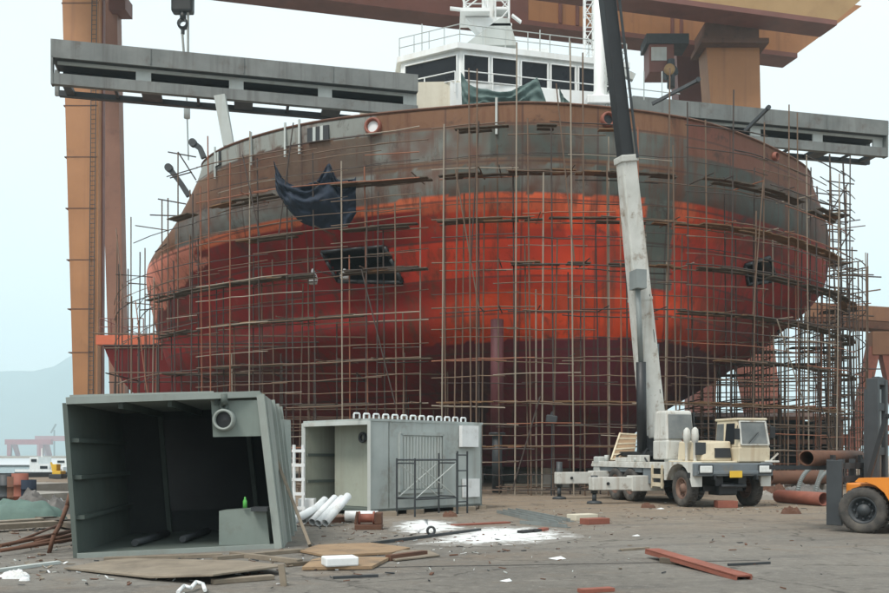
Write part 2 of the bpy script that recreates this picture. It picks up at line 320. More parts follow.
def paint(x, z, s):
    n = noise.noise((x*.35, z*.8, 1.3)); n2 = noise.noise((x*1.3, z*1.1, 9)); n3 = noise.noise((x*.18, z*.25, 4))
    n5 = noise.noise((x*2.9, z*2.6, 31)); n2 = n2+.5*n5
    zz = z+n2*.07
    pk = math.floor(x/3.05+.4*(math.floor(z/1.46) % 2)); pr = (math.sin(pk*12.9898+math.floor(z/1.46)*78.233)*43758.5453) % 1
    rust = Vector((.155, .08, .046)); drust = Vector((.1, .05, .035)); gp = Vector((.185, .195, .18)); gg = Vector((.085, .095, .082)); org = Vector((.55, .135, .06))
    sal_lit = Vector((.56, .2, .14)); crim = Vector((.235, .016, .015)); bred = Vector((.58, .06, .016)); dk = Vector((.125, .02, .028)); mar = Vector((.14, .05, .038))
    if zz > 11.95-(.1 if x < -2 else 0):
        if x < -2.9 and zz > 14.65+.12*n: return gp*(1.35+.2*n)
        if x < -2.9:
            if zz > 13.05+.05*n: return rust.lerp(drust, min(1, max(0, .3+.7*n+.3*n5))).lerp(gg, .55*pr if pr > .6 else .1)
            return gp.lerp(drust, min(1, max(0, .35+n+.4*n5)))*(.75+.3*pr) if x > -13.5 else rust
        if x > 10:
            if zz > 13.9: return mar.lerp(rust, .4+.5*n)
            return gg.lerp(drust, min(1, max(0, .35+.9*n+.5*n5)))*(.7+.5*pr)
        if zz > 14.6: return rust*(1.2+.25*n)
        if 13.05 < zz < 13.3: return rust.lerp(gg, .3+.4*n2)
        
        c = gg.lerp(gp, min(1, max(0, .2+.6*n+.5*(pr-.5)))).lerp(drust, min(1, max(0, .12+n2*.8+(.3 if pr > .75 else 0))))
        return c*(.7+.5*pr)
    if x < -8 and zz > min(9.3+(x+16.9)*.33+.35*n2, 11.4) and zz < 11.9 and x < -11+3*n: return sal_lit*(1.1+.25*n)  # pale salmon: skylight on the left shoulder, put into the colour
    if x < -1 and zz > 11.5: return org*(1+.2*n)
    if 8.2 < x < 9.5 and zz > 8.5+.3*n2: return gg*1.1
    if zz > 6.3:
        t = max(0, min(1, (x+3.4-n3*2)/4.2+(pr-.5)*.55)); c = crim.lerp(bred, t)  # two reds; bow light fading to the left is put into their blend
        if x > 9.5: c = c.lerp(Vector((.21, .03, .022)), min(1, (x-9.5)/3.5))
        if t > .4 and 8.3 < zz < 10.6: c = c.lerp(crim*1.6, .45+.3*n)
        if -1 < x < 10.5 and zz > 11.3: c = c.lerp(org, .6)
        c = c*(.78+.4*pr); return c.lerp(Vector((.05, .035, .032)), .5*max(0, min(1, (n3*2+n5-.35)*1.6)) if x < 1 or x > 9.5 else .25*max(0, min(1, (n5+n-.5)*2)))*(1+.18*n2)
    t = max(0, min(1, (x+2)/3)); return crim.lerp(dk, t).lerp(Vector((.03, .022, .024)), max(0, min(.85, .35+.9*n3+.3*n)) if x < 2 or x > 8.5 else .1)*(1+.2*n)  # antifouling; blackish blotches at the sides paint in the under-hull shade
b = MB(); bm = b.bm; cl_ = bm.verts.layers.float_color.new('paint')
def on_hull(px, py, z0=6, z1=15.4):         # the hull point seen at (px, py)
    best = None
    for i in range(70, 380):
        s = 10*i/NU
        for j in range(0, 80):
            z = z0+(z1-z0)*j/79; p = hull_pt(s, z); u = CX+p.x*F/p.y; v = HY-(z-CAMZ)*F/p.y; e = (u-px)**2+(v-py)**2
            if best is None or e < best[0]: best = (e, p, s)
    return best[1], best[2]
POCK = []
for corners in (((337, 280), (403, 282), (384, 247), (322, 251)), ((748, 286), (776, 282), (769, 257), (744, 264))):
    POCK.append([(q[1], q[0].z) for q in (on_hull(px, py) for px, py in corners)])
def inside(poly, x, y):
    return all((b_[0]-a_[0])*(y-a_[1])-(b_[1]-a_[1])*(x-a_[0]) > 0 for a_, b_ in zip(poly, poly[1:]+poly[:1]))
def in_pocket(s, z): return any(inside(p, s, z) for p in POCK)
grid = []
for j in range(NZ+1):
    z = .9+(15.4-.9)*j/NZ; row = []
    for i in range(NU+1):
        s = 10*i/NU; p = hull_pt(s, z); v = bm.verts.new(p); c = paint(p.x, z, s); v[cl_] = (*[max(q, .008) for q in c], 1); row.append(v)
    grid.append(row)
for j in range(NZ):
    for i in range(NU):
        if in_pocket(10*(i+.5)/NU, .9+14.5*(j+.5)/NZ): continue
        f = bm.faces.new((grid[j][i], grid[j][i+1], grid[j+1][i+1], grid[j+1][i])); f.smooth = True
bm.faces.new(grid[0][::-1])
dk_ = []                                                   # deck two metres... just below the rim, so the bulwark has an inside
for i in range(0, NU+1, 6):
    p = hull_pt(10*i/NU, 14.3); q = Vector((3.8, 52, 14.3)); v = bm.verts.new(p+(q-p).normalized()*.12); v[cl_] = (.1, .1, .1, 1); dk_.append(v)
bm.faces.new(dk_)
def hull_mat():
    m = bpy.data.materials.new('hull_plating'); m.use_nodes = True; nt = m.node_tree; bs = nt.nodes['Principled BSDF']
    a = nd(nt, 'ShaderNodeAttribute', attribute_name='paint'); v = nd(nt, 'ShaderNodeTexCoord').outputs['Object']
    col = a.outputs['Color']
    st = noi(nt, stretch(nt, v, (1.6, 1.6, .16)), 1.1, 6, .7)
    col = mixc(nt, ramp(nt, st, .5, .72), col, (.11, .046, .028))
    bl = noi(nt, v, .9, 8, .7, .5); col = mixc(nt, ramp(nt, bl, .56, .72), col, (.055, .036, .03))
    lt = noi(nt, stretch(nt, v, (.7, .7, .5)), 1.7, 6, .7); mm = nd(nt, 'ShaderNodeMath', operation='MULTIPLY'); nt.links.new(ramp(nt, lt, .6, .8), mm.inputs[0]); mm.inputs[1].default_value = .22
    col = mixc(nt, mm.outputs[0], col, (.3, .2, .16))
    # weld seams: plates about 1.5 m high
    sep = nd(nt, 'ShaderNodeSeparateXYZ'); nt.links.new(v, sep.inputs[0])
    def seam(sock, period, width):
        k = nd(nt, 'ShaderNodeMath', operation='DIVIDE'); nt.links.new(sock, k.inputs[0]); k.inputs[1].default_value = period
        fr = nd(nt, 'ShaderNodeMath', operation='FRACT'); nt.links.new(k.outputs[0], fr.inputs[0])
        lt = nd(nt, 'ShaderNodeMath', operation='LESS_THAN'); nt.links.new(fr.outputs[0], lt.inputs[0]); lt.inputs[1].default_value = width/period; return lt.outputs[0]
    for so, pe, wd in ((sep.outputs[2], 1.46, .08), (sep.outputs[0], 3.05, .08)):
        q = nd(nt, 'ShaderNodeMath', operation='MULTIPLY'); nt.links.new(seam(so, pe, wd), q.inputs[0]); q.inputs[1].default_value = .6
        col = mixc(nt, q.outputs[0], col, (.07, .04, .035))
    nt.links.new(col, bs.inputs['Base Color']); bs.inputs['Roughness'].default_value = .7; bs.inputs['Specular IOR Level'].default_value = .22
    bp = nd(nt, 'ShaderNodeBump'); bp.inputs['Strength'].default_value = .5; bp.inputs['Distance'].default_value = .15
    nt.links.new(noi(nt, v, .8, 4, .5), bp.inputs['Height']); nt.links.new(bp.outputs[0], bs.inputs['Normal'])
    return m
M_hull = hull_mat()
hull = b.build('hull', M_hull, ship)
sol = hull.modifiers.new('plate', 'SOLIDIFY'); sol.thickness = .05; sol.offset = 1 if False else -1
# anchor pockets: recesses behind the openings
ctr = Vector((4, 56, 8.5))
def pocket(pk):
    o = MB(); ring = [hull_pt(s, z) for s, z in pk]
    mid = sum(ring, Vector())/4; dr = (ctr-mid); dr.z = 0; dr = dr.normalized()*2.2
    out = [mid+(p-mid)*1.12+dr*.25 for p in ring]; inn = [mid+(p-mid)*.8+dr for p in ring]
    A = [o.bm.verts.new(p) for p in out]; B = [o.bm.verts.new(p) for p in inn]
    for i in range(4): o.bm.faces.new((A[i], A[(i+1) % 4], B[(i+1) % 4], B[i]))
    o.bm.faces.new(B); pk_ = o.build('anchor_pocket', M_black, ship)
    o = MB(); rr = [p-dr.normalized()*.03 for p in ring]; rr = [q for a_, c_ in zip(rr, rr[1:]+rr[:1]) for q in (a_, a_.lerp(c_, .33), a_.lerp(c_, .66))]; o.path(rr+rr[:1], .085, 8); o.build('pocket_rim', M_black, pk_)
for pk in POCK: pocket(pk)
# top rail of the bulwark
b = MB(); b.path([hull_pt(1.3+i*.1, 15.4)+Vector((0, 0, .03)) for i in range(80)], .06, 5); b.build('bulwark_rail', M_rust, ship)
def hull_n(s, z):
    t = hull_pt(min(s+.05, 10), z)-hull_pt(max(s-.05, 0), z); n = Vector((t.y, -t.x, 0)).normalized(); return n if n.y < 0 else -n
for px, py, r in ((372, 126, .36), (607, 119, .3), (773, 157, .2)):     # fairleads
    p, s = on_hull(px, py); n = hull_n(s, p.z)
    o = MB(); o.lathe(p+n*.02, n, [(0, r*.62), (.14, r*.7), (.17, r*.85), (.12, r), (-.05, r*1.05)], 20); fl = o.build('fairlead', M_rustred, ship)
    o = MB(); o.lathe(p+n*.05, n, [(0, r*.66), (.005, .001)], 18); o.build('bore', M_foam if px == 372 else M_black, fl)
for px, py, ww in ((218, 159, .62), (320, 133, 1.05)):                    # freeing ports cut through the grey bulwark
    p, s = on_hull(px, py); n = hull_n(s, p.z); t = Vector((-n.y, n.x, 0))
    o = MB(); o.bar(p-t*ww/2+n*.04, p+t*ww/2+n*.04, .06, .62, bev=.02); fp = o.build('freeing_port', M_black, ship)
    o = MB()
    for k in (-.16, .18): o.bar(p+t*ww*k+n*.075-Vector((0, 0, .3)), p+t*ww*k+n*.075+Vector((0, 0, .3)), .14, .03, up=n)
    o.build('bar', M_lgrey, fp)
# vertical stiffener posts along the rim
b = MB()
for px in (209, 251, 285, 299, 497):
    p, s = on_hull(px, 140 if px < 300 else 112); q = hull_pt(s, 15.4); n = hull_n(s, 15)
    b.bar(q+n*.05-Vector((0, 0, 1.2)), q+n*.05+Vector((0, 0, .25)), .09, .06, up=n); b.build('bulwark_stay', M_lgrey, ship); b = MB()
# curved davit arms at the left bulwark
for (x0, y0), (x1, y1), (x2, y2) in (((204, 158), (200, 148), (193, 143)), ((189, 196), (180, 182), (169, 168))):
    o = MB(); d = 45.5; a, m_, c = P(x0, y0, d), P(x1, y1, d), P(x2, y2, d)
    o.bar(a, m_, .2, .28, .18, .25); o.bar(m_, c, .18, .25, .2, .28); o.tube(c-Vector((0, .15, 0)), c+Vector((0, .15, 0)), .2, n=10)
    o.build('davit_arm', M_dgrey, ship)
# lower side sponson with its deck
def extr(poly, y0, y1, name, mat, parent):
    o = MB(); o.poly([Vector((x, y0, z)) for x, z in poly], y1-y0, (0, 1, 0)); return o.build(name, mat, parent)
sp = extr([(-22.0, 8.597), (-21.6, 7.6), (-21, 6.6), (-20.2, 5.6), (-19.2, 4.8), (-14, 3.6), (-14, 8.597)], 58, 80, 'sponson', M_red, ship)
extr([(-22.4, 8.6), (-22.4, 9.2), (-13.5, 9.2), (-13.5, 8.6)], 57.8, 80.2, 'sponson_deck', M_redor, sp)
o = MB()
rl = [Vector((x, 58, 9.2)) for x in (-22.2, -21.5, -20.8, -20.1, -19.4)]
for p in rl: o.tube(p, p+Vector((0, 0, 1.1)), .035, n=5)
for h in (.55, 1.1): o.path([p+Vector((0, 0, h)) for p in rl], .03, 5)
for k in range(1, 6): o.tube((-22.2, 58+k*2, 9.2), (-22.2, 58+k*2, 10.3), .035, n=5)
o.tube((-22.2, 58, 10.3), (-22.2, 70, 10.3), .03, n=5)
o.build('sponson_railing', M_maroon, sp)
# wheelhouse
def v2(x, y): return Vector((x, y, 0))
WL, WC, WR = v2(-2.5, 51.7), v2(.9, 50), v2(10.5, 52.4)
def wallpoly(a, c, z0, z1, t, name, mat, par, off=0):
    n = Vector((c.y-a.y, a.x-c.x, 0)).normalized(); n = n if n.y < 0 else -n
    o = MB(); p = [a+n*off, c+n*off]; o.poly([p[0]+Vector((0, 0, z0)), p[1]+Vector((0, 0, z0)), p[1]+Vector((0, 0, z1)), p[0]+Vector((0, 0, z1))], t, -n)
    return o.build(name, mat, par)
def slab(pts, z0, z1, name, mat, par):
    o = MB(); o.poly([p+Vector((0, 0, z0)) for p in pts], z1-z0, (0, 0, 1)); return o.build(name, mat, par)
back = [v2(10.2, 62), v2(-3.5, 60)]
wh = slab([WL, WC, WR]+back, 15, 24.0, 'wheelhouse', M_white, ship)
gr = lambda p, k: p+Vector((p.x-3.6, p.y-55, 0)).normalized()*k
slab([gr(WL, .25), gr(WC, .35), gr(WR, .3)]+[gr(p, .3) for p in back], 24.0, 24.32, 'wheelhouse_roof', M_white, wh)
def windows(a, c, cuts, z0, z1):
    d = c-a
    for f0, f1 in cuts:
        p, q = a+d*f0, a+d*f1
        wf = wallpoly(p, q, z0, z1, .12, 'window', M_glass, wh, .03)
        n = Vector((d.y, -d.x, 0)).normalized(); n = n if n.y < 0 else -n
        o = MB(); Z = Vector((0, 0, 1)); k = n*.07
        for s0, s1 in ((p+Z*z0, q+Z*z0), (p+Z*z1, q+Z*z1), (p+Z*z0, p+Z*z1), (q+Z*z0, q+Z*z1)): o.bar(s0+k, s1+k, .06, .1, up=n)
        o.build('window_frame', M_white, wf)
windows(WL, WC, [(.08, .95)], 22.3, 23.75)
windows(WC, WR, [(.015, .162), (.182, .335), (.355, .515), (.535, .685), (.705, .845), (.865, .98)], 22.3, 23.75)
# handrail outside the windows and railing on the roof
o = MB()
for a, c in ((WL, WC), (WC, WR)):
    n = Vector((c.y-a.y, a.x-c.x, 0)).normalized(); n = n if n.y < 0 else -n
    k = 2 if a is WL else 6
    for z in (22.55, 22.05): o.tube(a+n*.7+Vector((0, 0, z)), c+n*.7+Vector((0, 0, z)), .035, n=5)
    for i in range(k+1):
        q = a.lerp(c, i/k)+n*.7; o.tube(q+Vector((0, 0, 21.4)), q+Vector((0, 0, 22.55)), .035, n=5)
slabp = [gr(WL, .9), gr(WC, .9), gr(WR, .9)]
o.build('gallery_rail', M_white, wh)
o = MB(); rp = [v2(-2.9, 58), gr(WL, .1), gr(WC, .1), v2(6, 51.2), gr(WR, .1), v2(10.5, 60)]
for a, c in zip(rp, rp[1:]):
    for z in (24.85, 25.4): o.tube(a+Vector((0, 0, z)), c+Vector((0, 0, z)), .028, n=5)
    for i in range(4):
        q = a.lerp(c, i/4); o.tube(q+Vector((0, 0, 24.3)), q+Vector((0, 0, 25.4)), .03, n=5)
for px, py in ((422, 24), (540, 30), (616, 60)): o.tube(P(px, 52, 51.5), P(px, py, 51.5), .035, n=5)
o.build('roof_railing', M_lgrey, wh)
# lower deckhouse
dh = slab([v2(-4.7, 49.9), v2(.85, 49.6), v2(.85, 58), v2(-5, 58)], 14.5, 22.1, 'deckhouse', M_cream, ship)
wallpoly(v2(-3.4, 49.8), v2(-2.75, 49.77), 20.9, 21.4, .1, 'porthole', M_black, dh, .04)
wallpoly(v2(.3, 49.55), v2(10.4, 51.2), 20.0, 22.0, .2, 'front_screen', M_white, dh, .1)
# pedestal, platform and lattice of the radar mast
mast = MB(); mast.poly([P(464, 45, 52), P(517, 45, 52), P(509, 18, 52), P(500, 18, 52)], 2.2, (0, 1, 0)); mast = mast.build('radar_mast', M_lgrey, ship)
o = MB(); o.box((1.2, 51.8, 24.33), (6.0, 54.5, 24.9)); o.build('plinth', M_white, mast)
o = MB(); a = P(450, 13, 52); c = P(521, 17, 52)
o.box((.9, 51.6, 26.95), (2.6, 53.6, 27.15)); o.box((2.6, 52, 26.3), (3.9, 53.4, 26.45)); o.tube((2.6, 52.7, 24.9), (2.6, 52.7, 28.2), .33, n=12); o.box((2.9, 52.2, 27.4), (3.7, 53.2, 27.5)); o.bar((a.x, 52, 27.3), (1.2, 52, 27.2), .25, .12); o.bar((c.x, 52, 26.5), (3.9, 52, 26.9), .25, .12)
o.poly([Vector((1.2, 52.2, 26.9)), Vector((3.4, 52.2, 26.9)), Vector((3.4, 52.2, 25.4)), Vector((2.6, 52.2, 25.4))], .8, (0, 1, 0))
o.build('mast_platform', M_white, mast)
def lattice(o, cx, cy, z0, z1, wd, r, step=.9):
    cs = [Vector((cx+sx*wd/2, cy+sy*wd/2, 0)) for sx, sy in ((-1, -1), (1, -1), (1, 1), (-1, 1))]
    for q in cs: o.tube(q+Vector((0, 0, z0)), q+Vector((0, 0, z1)), r, n=5)
    z = z0; k = 0
    while z < z1-.01:
        z2 = min(z+step, z1)
        for i in range(4):
            a, c = cs[i], cs[(i+1) % 4]
            if k % 2: a, c = c, a
            o.tube(a+Vector((0, 0, z)), c+Vector((0, 0, z2)), r*.7, n=4); o.tube(a+Vector((0, 0, z2)), c+Vector((0, 0, z2)), r*.7, n=4)
        z = z2; k += 1
o = MB(); lattice(o, 1.7, 52.5, 27.2, 32, 1.1, .06); lattice(o, 3.35, 52.6, 26.45, 32, .8, .055)
o.tube((1.2, 51.7, 27.2), (.9, 51.7, 28.2), .05, n=5); o.tube((2.5, 51.7, 27.2), (2.5, 51.7, 28.3), .05, n=5); o.build('mast_lattice', M_white, mast)
o = MB(); lattice(o, 8.55, 53.3, 24.3, 34, .52, .045, .8); o.build('aerial_lattice', M_white, ship)
pole = MB(); pb = P(600, 96, 47); pole.lathe((pb.x, 47, pb.z-2), (0, 0, 1), [(0, .42), (2, .4), (2.3, .33), (13, .3), (13, .01)], 16); pole = pole.build('signal_pole', M_white, ship)
o = MB(); o.box((pb.x-.75, 46.4, pb.z-.6), (pb.x+.75, 47.6, pb.z-.15), .05); o.box((pb.x-.5, 46.6, pb.z-4), (pb.x+.5, 47.4, pb.z-.6)); o.build('pole_base', M_white, pole)
o = MB(); q = P(617, 70, 46.5); lattice(o, q.x-.3, 46.8, 19.5, 24, .5, .05, .7); o.bar(q, P(634, 78, 46.5), .3, .35); o.build('signal_arm', M_lgrey, ship)
o = MB()
for px in (644, 662):
    q = P(px, 100, 50.5); o.tube(q, q+Vector((0, 0, 1.6)), .035, n=5)
o.path([P(628, 88, 50.5), P(680, 94, 50.5)], .03, 5); o.build('wing_railing', M_lgrey, ship)
# bridge wings: two long cantilevers
W0, WD = Vector((-19.2, 44.1, 0)), Vector((46.2, 10.8, 0)); WN = Vector((10.8, -46.2, 0)).normalized()
def wing(s0, s1, endplates):
    at = lambda s, off, z: W0+WD*s-WN*off+Vector((0, 0, z))
    def q(o, a, c, z0, z1, off, t): o.poly([at(a, off, z0), at(c, off, z0), at(c, off, z1), at(a, off, z1)], t, -WN); return o
    wg = q(MB(), s0, s1, 21.0, 21.9, 0, .1).build('bridge_wing', M_wing, ship)
    L = s1-s0; n = max(2, round(L*47.4/4.6)); sp_ = L/n
    o = q(MB(), s0+.003, s1, 20.84, 21.0, .4, .1)
    for i in range(n): q(o, s0+sp_*(i+.84), s0+sp_*(i+1), 20.28, 20.84, .4, .1)
    o.build('web', M_lgrey, wg)
    q(MB(), s0, s1, 19.72, 20.26, .05, .3).build('lower_chord', M_wing, wg)
    o = MB(); o.poly([at(s0, .102, 21.005), at(s1, .102, 21.005), at(s1, 1.75, 21.005), at(s0, 1.75, 21.005)], .03, (0, 0, 1)); o.build('soffit', M_dgrey, wg)
    o = q(MB(), s0, s1, 19.75, 20.02, 1.6, .3)
    for i in range(n+1):
        s = min(max(s0+sp_*i, s0+.012), s1-.012); o.bar(at(s, .35, 19.9), at(s, 1.6, 19.9), .95 if 0 < i < n else .4, .22)
        if i < n: o.bar(at(s+sp_*.5, .35, 19.9), at(s+sp_*.5, 1.6, 19.9), .14, .14)
    o.build('rear_chord', M_dgrey, wg)
    q(MB(), s0+.004, s1-.004, 20.4, 21.0, 1.62, .06).build('inner_panel', M_black, wg)
    for i in range(n):
        o = MB(); o.tube(at(s0+sp_*(i+.03), 1.1, 20.5), at(s0+sp_*(i+.82), 1.1, 20.45), .1, n=8); o.build('inner_pipe', M_rust, wg)
    for s in endplates:
        o = MB(); o.poly([at(s, 0, 21.05), at(s, 1.7, 21.05), at(s, 1.7, 21.9), at(s, 0, 21.9)], .1, WD.normalized()); o.poly([at(s, .02, 19.7), at(s, .4, 19.7), at(s, .4, 21.05), at(s, .02, 21.05)], .1, WD.normalized()); o.bar(at(s, 1.7, 19.75), at(s, 1.7, 21.05), .2, .14); o.build('end_plate', M_wing, wg)
    for i in range(1, n):
        o = MB(); o.bar(at(s0+sp_*i, -.03, 21.08), at(s0+sp_*i, -.03, 21.88), .05, .04, up=WN); o.build('stiffener', M_wing, wg)
    return wg
wing(0, .385, (-.002,)); wing(.647, 1.0, (1.0,))
for (x0, y0, x1, y1, ww, d) in ((220, 96, 229, 146, .55, 45.4),):
    o = MB(); o.bar(P(x0, y0, d), P(x1, y1, d), ww, .35, ww*.95, .35, up=Vector((0, 1, 0))); o.build('wing_strut', M_lgrey, ship)
for (x0, y0, x1, y1) in ((652, 104, 698, 80), (745, 131, 768, 108)):
    o = MB(); o.bar(P(x0, y0, 49), P(x1, y1, 48), .16, .16); o.tube(P(x1, y1, 48)-Vector((0, .12, 0)), P(x1, y1, 48)+Vector((0, .12, 0)), .13, n=8); o.build('deck_davit', M_dgrey, ship)
# standing pole below the ship, keel blocks
pr = thing('prop_column', 'purple steel prop pipe standing under the bow left of centre', 'prop', (2.1, 35.9, 0))
o = MB(); o.tube((2.1, 35.9, 2.4), (2.1, 35.9, 6.9), .26, n=14); o.build('upper_pipe', M_purple, pr)
o = MB(); o.tube((2.1, 35.9, 0), (2.1, 35.9, 2.34), .2, n=12); o.lathe((2.1, 35.9, 2.3), (0, 0, 1), [(0, .1), (0, .33), (.1, .33), (.1, .1)], 14); o.build('lower_pipe', M_dgrey, pr)
kb = None
for i, (x, y) in enumerate([(5.2, 42.2), (5.0, 45.5), (4.6, 49), (1.5, 49), (8.2, 49), (4, 53), (.5, 53), (8.4, 53), (3.2, 58), (-4, 58), (9, 58), (-8, 63), (2.4, 64), (9.4, 64)]):
    if kb is None:
        kb = thing('keel_block', 'stacked concrete and timber block carrying the ship bottom', 'keel block', (x, y, 0), group='keel blocks under the ship', world=False)
        o = MB(); o.box((-.6, -.6, 0), (.6, .6, .62), .03); o.build('concrete_base', M_conc, kb)
        o = MB(); o.box((-.55, -.55, .62), (.55, .55, .9), .02); o.build('timber_cap', M_plank, kb)
    else:
        c = copy_tree(kb); c.location = (x, y, 0)
st_ = thing('steel_pillar', 'orange steel pillar supporting the left sponson of the ship', 'pillar', (-20.1, 59.5, 0))
o = MB(); o.tube((-20.1, 59.5, 0), (-20.1, 59.5, 5.5), .8, n=18); o.build('shaft', M_redor, st_)
o = MB(); o.tube((-20.1, 59.5, 0), (-20.1, 59.5, .3), 1.2, n=18); o.build('foot', M_rust, st_)

# ------------------------------------------------------------------ scaffolding
BASE = [Vector(p+(0,)) for p in [(-17.3, 50.5), (-13.9, 43.2), (-8.2, 38.0), (-.4, 34.9), (5, 34.3), (11.4, 35.8), (16.8, 40.4), (19.7, 44.9), (20.5, 49.7)]]
def base(t, off):            # t 0..8 along the foot line, off metres out from it
    p = cr(BASE, t); q = cr(BASE, min(t+.02, 8)); r = cr(BASE, max(t-.02, 0)); d = (q-r).normalized(); return p+Vector((d.y, -d.x, 0))*off
LIFT = [.25, 1.75, 3.42, 5.12, 6.9, 8.62, 10.3, 12.05, 13.75, 15.3]
def pick(rs, opts): return rs.choices([o[0] for o in opts], [o[1] for o in opts])[0]
def scaffold(name_label, t0, t1, n, seed, boards, tops, pale=.2, cat='scaffolding', rmul=1.0):
    rs = random.Random(seed); mid = base((t0+t1)/2, .5)
    s = thing('scaffolding', name_label, cat, (mid.x, mid.y, 0), group='scaffolding round the ship')
    ts = [t0+(t1-t0)*(i+.5+rs.uniform(-.3, .3))/n for i in range(n)]
    mats = [(M_tube, .5), (M_tubed, .38), (M_tubep, pale*.45), (M_tubeo, .08)]
    for row, off in enumerate((0, 1.15)):
        for t in ts:
            p = base(t+rs.uniform(-.02, .02), off+rs.uniform(-.15, .15)); top = rs.choice(tops)+rs.uniform(-.6, .6) if row else rs.choice(tops)*rs.uniform(.62, .95)
            if row == 1 and rs.random() < .18: continue
            q = p+Vector((rs.uniform(-.18, .18), rs.uniform(-.1, .1), top))
            # a pole is a run of two tubes with a visible joint: one mesh would read too straight
            stick('standard', p, q, .029*rmul, pick(rs, mats), s)
    for li, z in enumerate(LIFT):
        for row, off, dz, rr in ((0, 0, 0, .025), (1, 1.15, 0, .025), (0, 0, .85, .018), (1, 1.17, .5, .016), (1, 1.17, 1.0, .02)):
            if dz and (z > 12.5 or rs.random() < (.08 if dz > 1 else .25)): continue
            i = 0
            while i < n-1:
                k = min(n-1, i+rs.choice((4, 5, 6)))
                skip = (t0 < 1 and li >= 6 and i < n*.5) or (t0 > 6 and (z+dz > 11.4 or (z+dz > 9.5 and i > n*.3))) or (z > min(tops)+1.2 and (z > 14 or rs.random() < .55)) or rs.random() > .92
                if not skip:
                    o = MB(); zz = z+dz+rs.uniform(-.1, .1); tilt = rs.uniform(-.1, .1); pp_ = []
                    for m_ in range(i, k+1): pp_.append(base(ts[m_]+(.04 if m_ == k else -.04 if m_ == i else 0), off+.05)+Vector((0, 0, zz+tilt*(m_-i)/(k-i)+rs.uniform(-.025, .025))))
                    o.path(pp_, rr*rmul, 5); o.build('ledger' if not dz else 'guard_rail', pick(rs, mats), s)
                i = k
        for t in ts:
            if z < 12.5 and .7 < t < 7 and rs.random() < .22:
                a = base(t, 1.25+rs.uniform(0, .2)); c = base(t, -.2-rs.uniform(0, .3)); stick('transom', a+Vector((0, 0, z+.08)), c+Vector((0, 0, z+.1)), .024*rmul, pick(rs, mats), s)
    for k in range(max(3, n//4)):
        i = rs.randrange(n-2); z0 = rs.choice(LIFT[:7]); up = rs.choice((3.4, 5.2, 6.5)); a = base(ts[i], 1.25); c = base(ts[min(i+rs.choice((1, 2)), n-1)], 1.25)
        if rs.random() < .5: a, c = c, a
        stick('brace', a+Vector((0, 0, z0)), c+Vector((0, 0, min(z0+up, max(tops)))), .025*rmul, pick(rs, mats), s)
    for li, dens, mt in boards:
        z = LIFT[li]
        for i in range(n-1):
            if rs.random() > dens*.9 or (t0 > 6 and (li > 5 or i > n*.5)) or (t0 < 1 and i < n*.5): continue
            o = MB()
            for k in range(2):
                if rs.random() < .14: continue
                off = .25+k*.36+rs.uniform(-.06, .06); e = rs.uniform(.0, .1); zz = z+.07+rs.uniform(-.01, .02)
                o.bar(base(ts[i]-e*.5, off)+Vector((0, 0, zz+rs.uniform(-.02, .03))), base(ts[i+1]+e, off)+Vector((0, 0, zz+rs.uniform(-.02, .03))), .27, .045)
            if o.bm.verts: o.build('platform_board', mt if rs.random() < .85 else M_boardb, s)
            else: o.bm.free()
    return s
scaffold('tube scaffolding round the pale left shoulder of the ship behind the open module', .3, 1.75, 11, 3, [(2, .5, M_board), (4, .6, M_board), (5, .9, M_board), (7, .4, M_board)], (8.5, 9.5, 10.5, 11.6, 13), .25)
scaffold('tube scaffolding on the crimson bow side below the dark blue tarp', 1.75, 3.0, 13, 11, [(2, .5, M_board), (3, .4, M_board), (4, .4, M_board), (5, 1, M_board), (6, .6, M_board), (7, 1, M_board)], (11, 12.5, 13.6, 14.6), .3)
scaffold('tube scaffolding up the bright orange red middle of the bow', 3.0, 4.6, 16, 23, [(1, .5, M_boardb), (2, .95, M_boardb), (5, .4, M_board), (6, 1, M_board), (7, 1, M_board), (8, .2, M_board)], (12.2, 13.4, 14.4, 15.4, 16.2), .3)
scaffold('tube scaffolding behind the crane truck on the right side of the bow', 4.6, 6.2, 15, 31, [(2, .9, M_boardb), (3, .6, M_board), (4, .8, M_board), (5, .6, M_board), (6, 1, M_boardb), (7, 1, M_board), ], (11.5, 13, 14, 15), .28)
scaffold('tube scaffolding round the right shoulder of the ship against the sky', 6.2, 7.55, 13, 47, [(3, .8, M_board), (4, .9, M_board), (5, .9, M_board), (6, .7, M_board), (7, .8, M_board)], (7.5, 8.6, 9.5, 10.2, 11), .1)
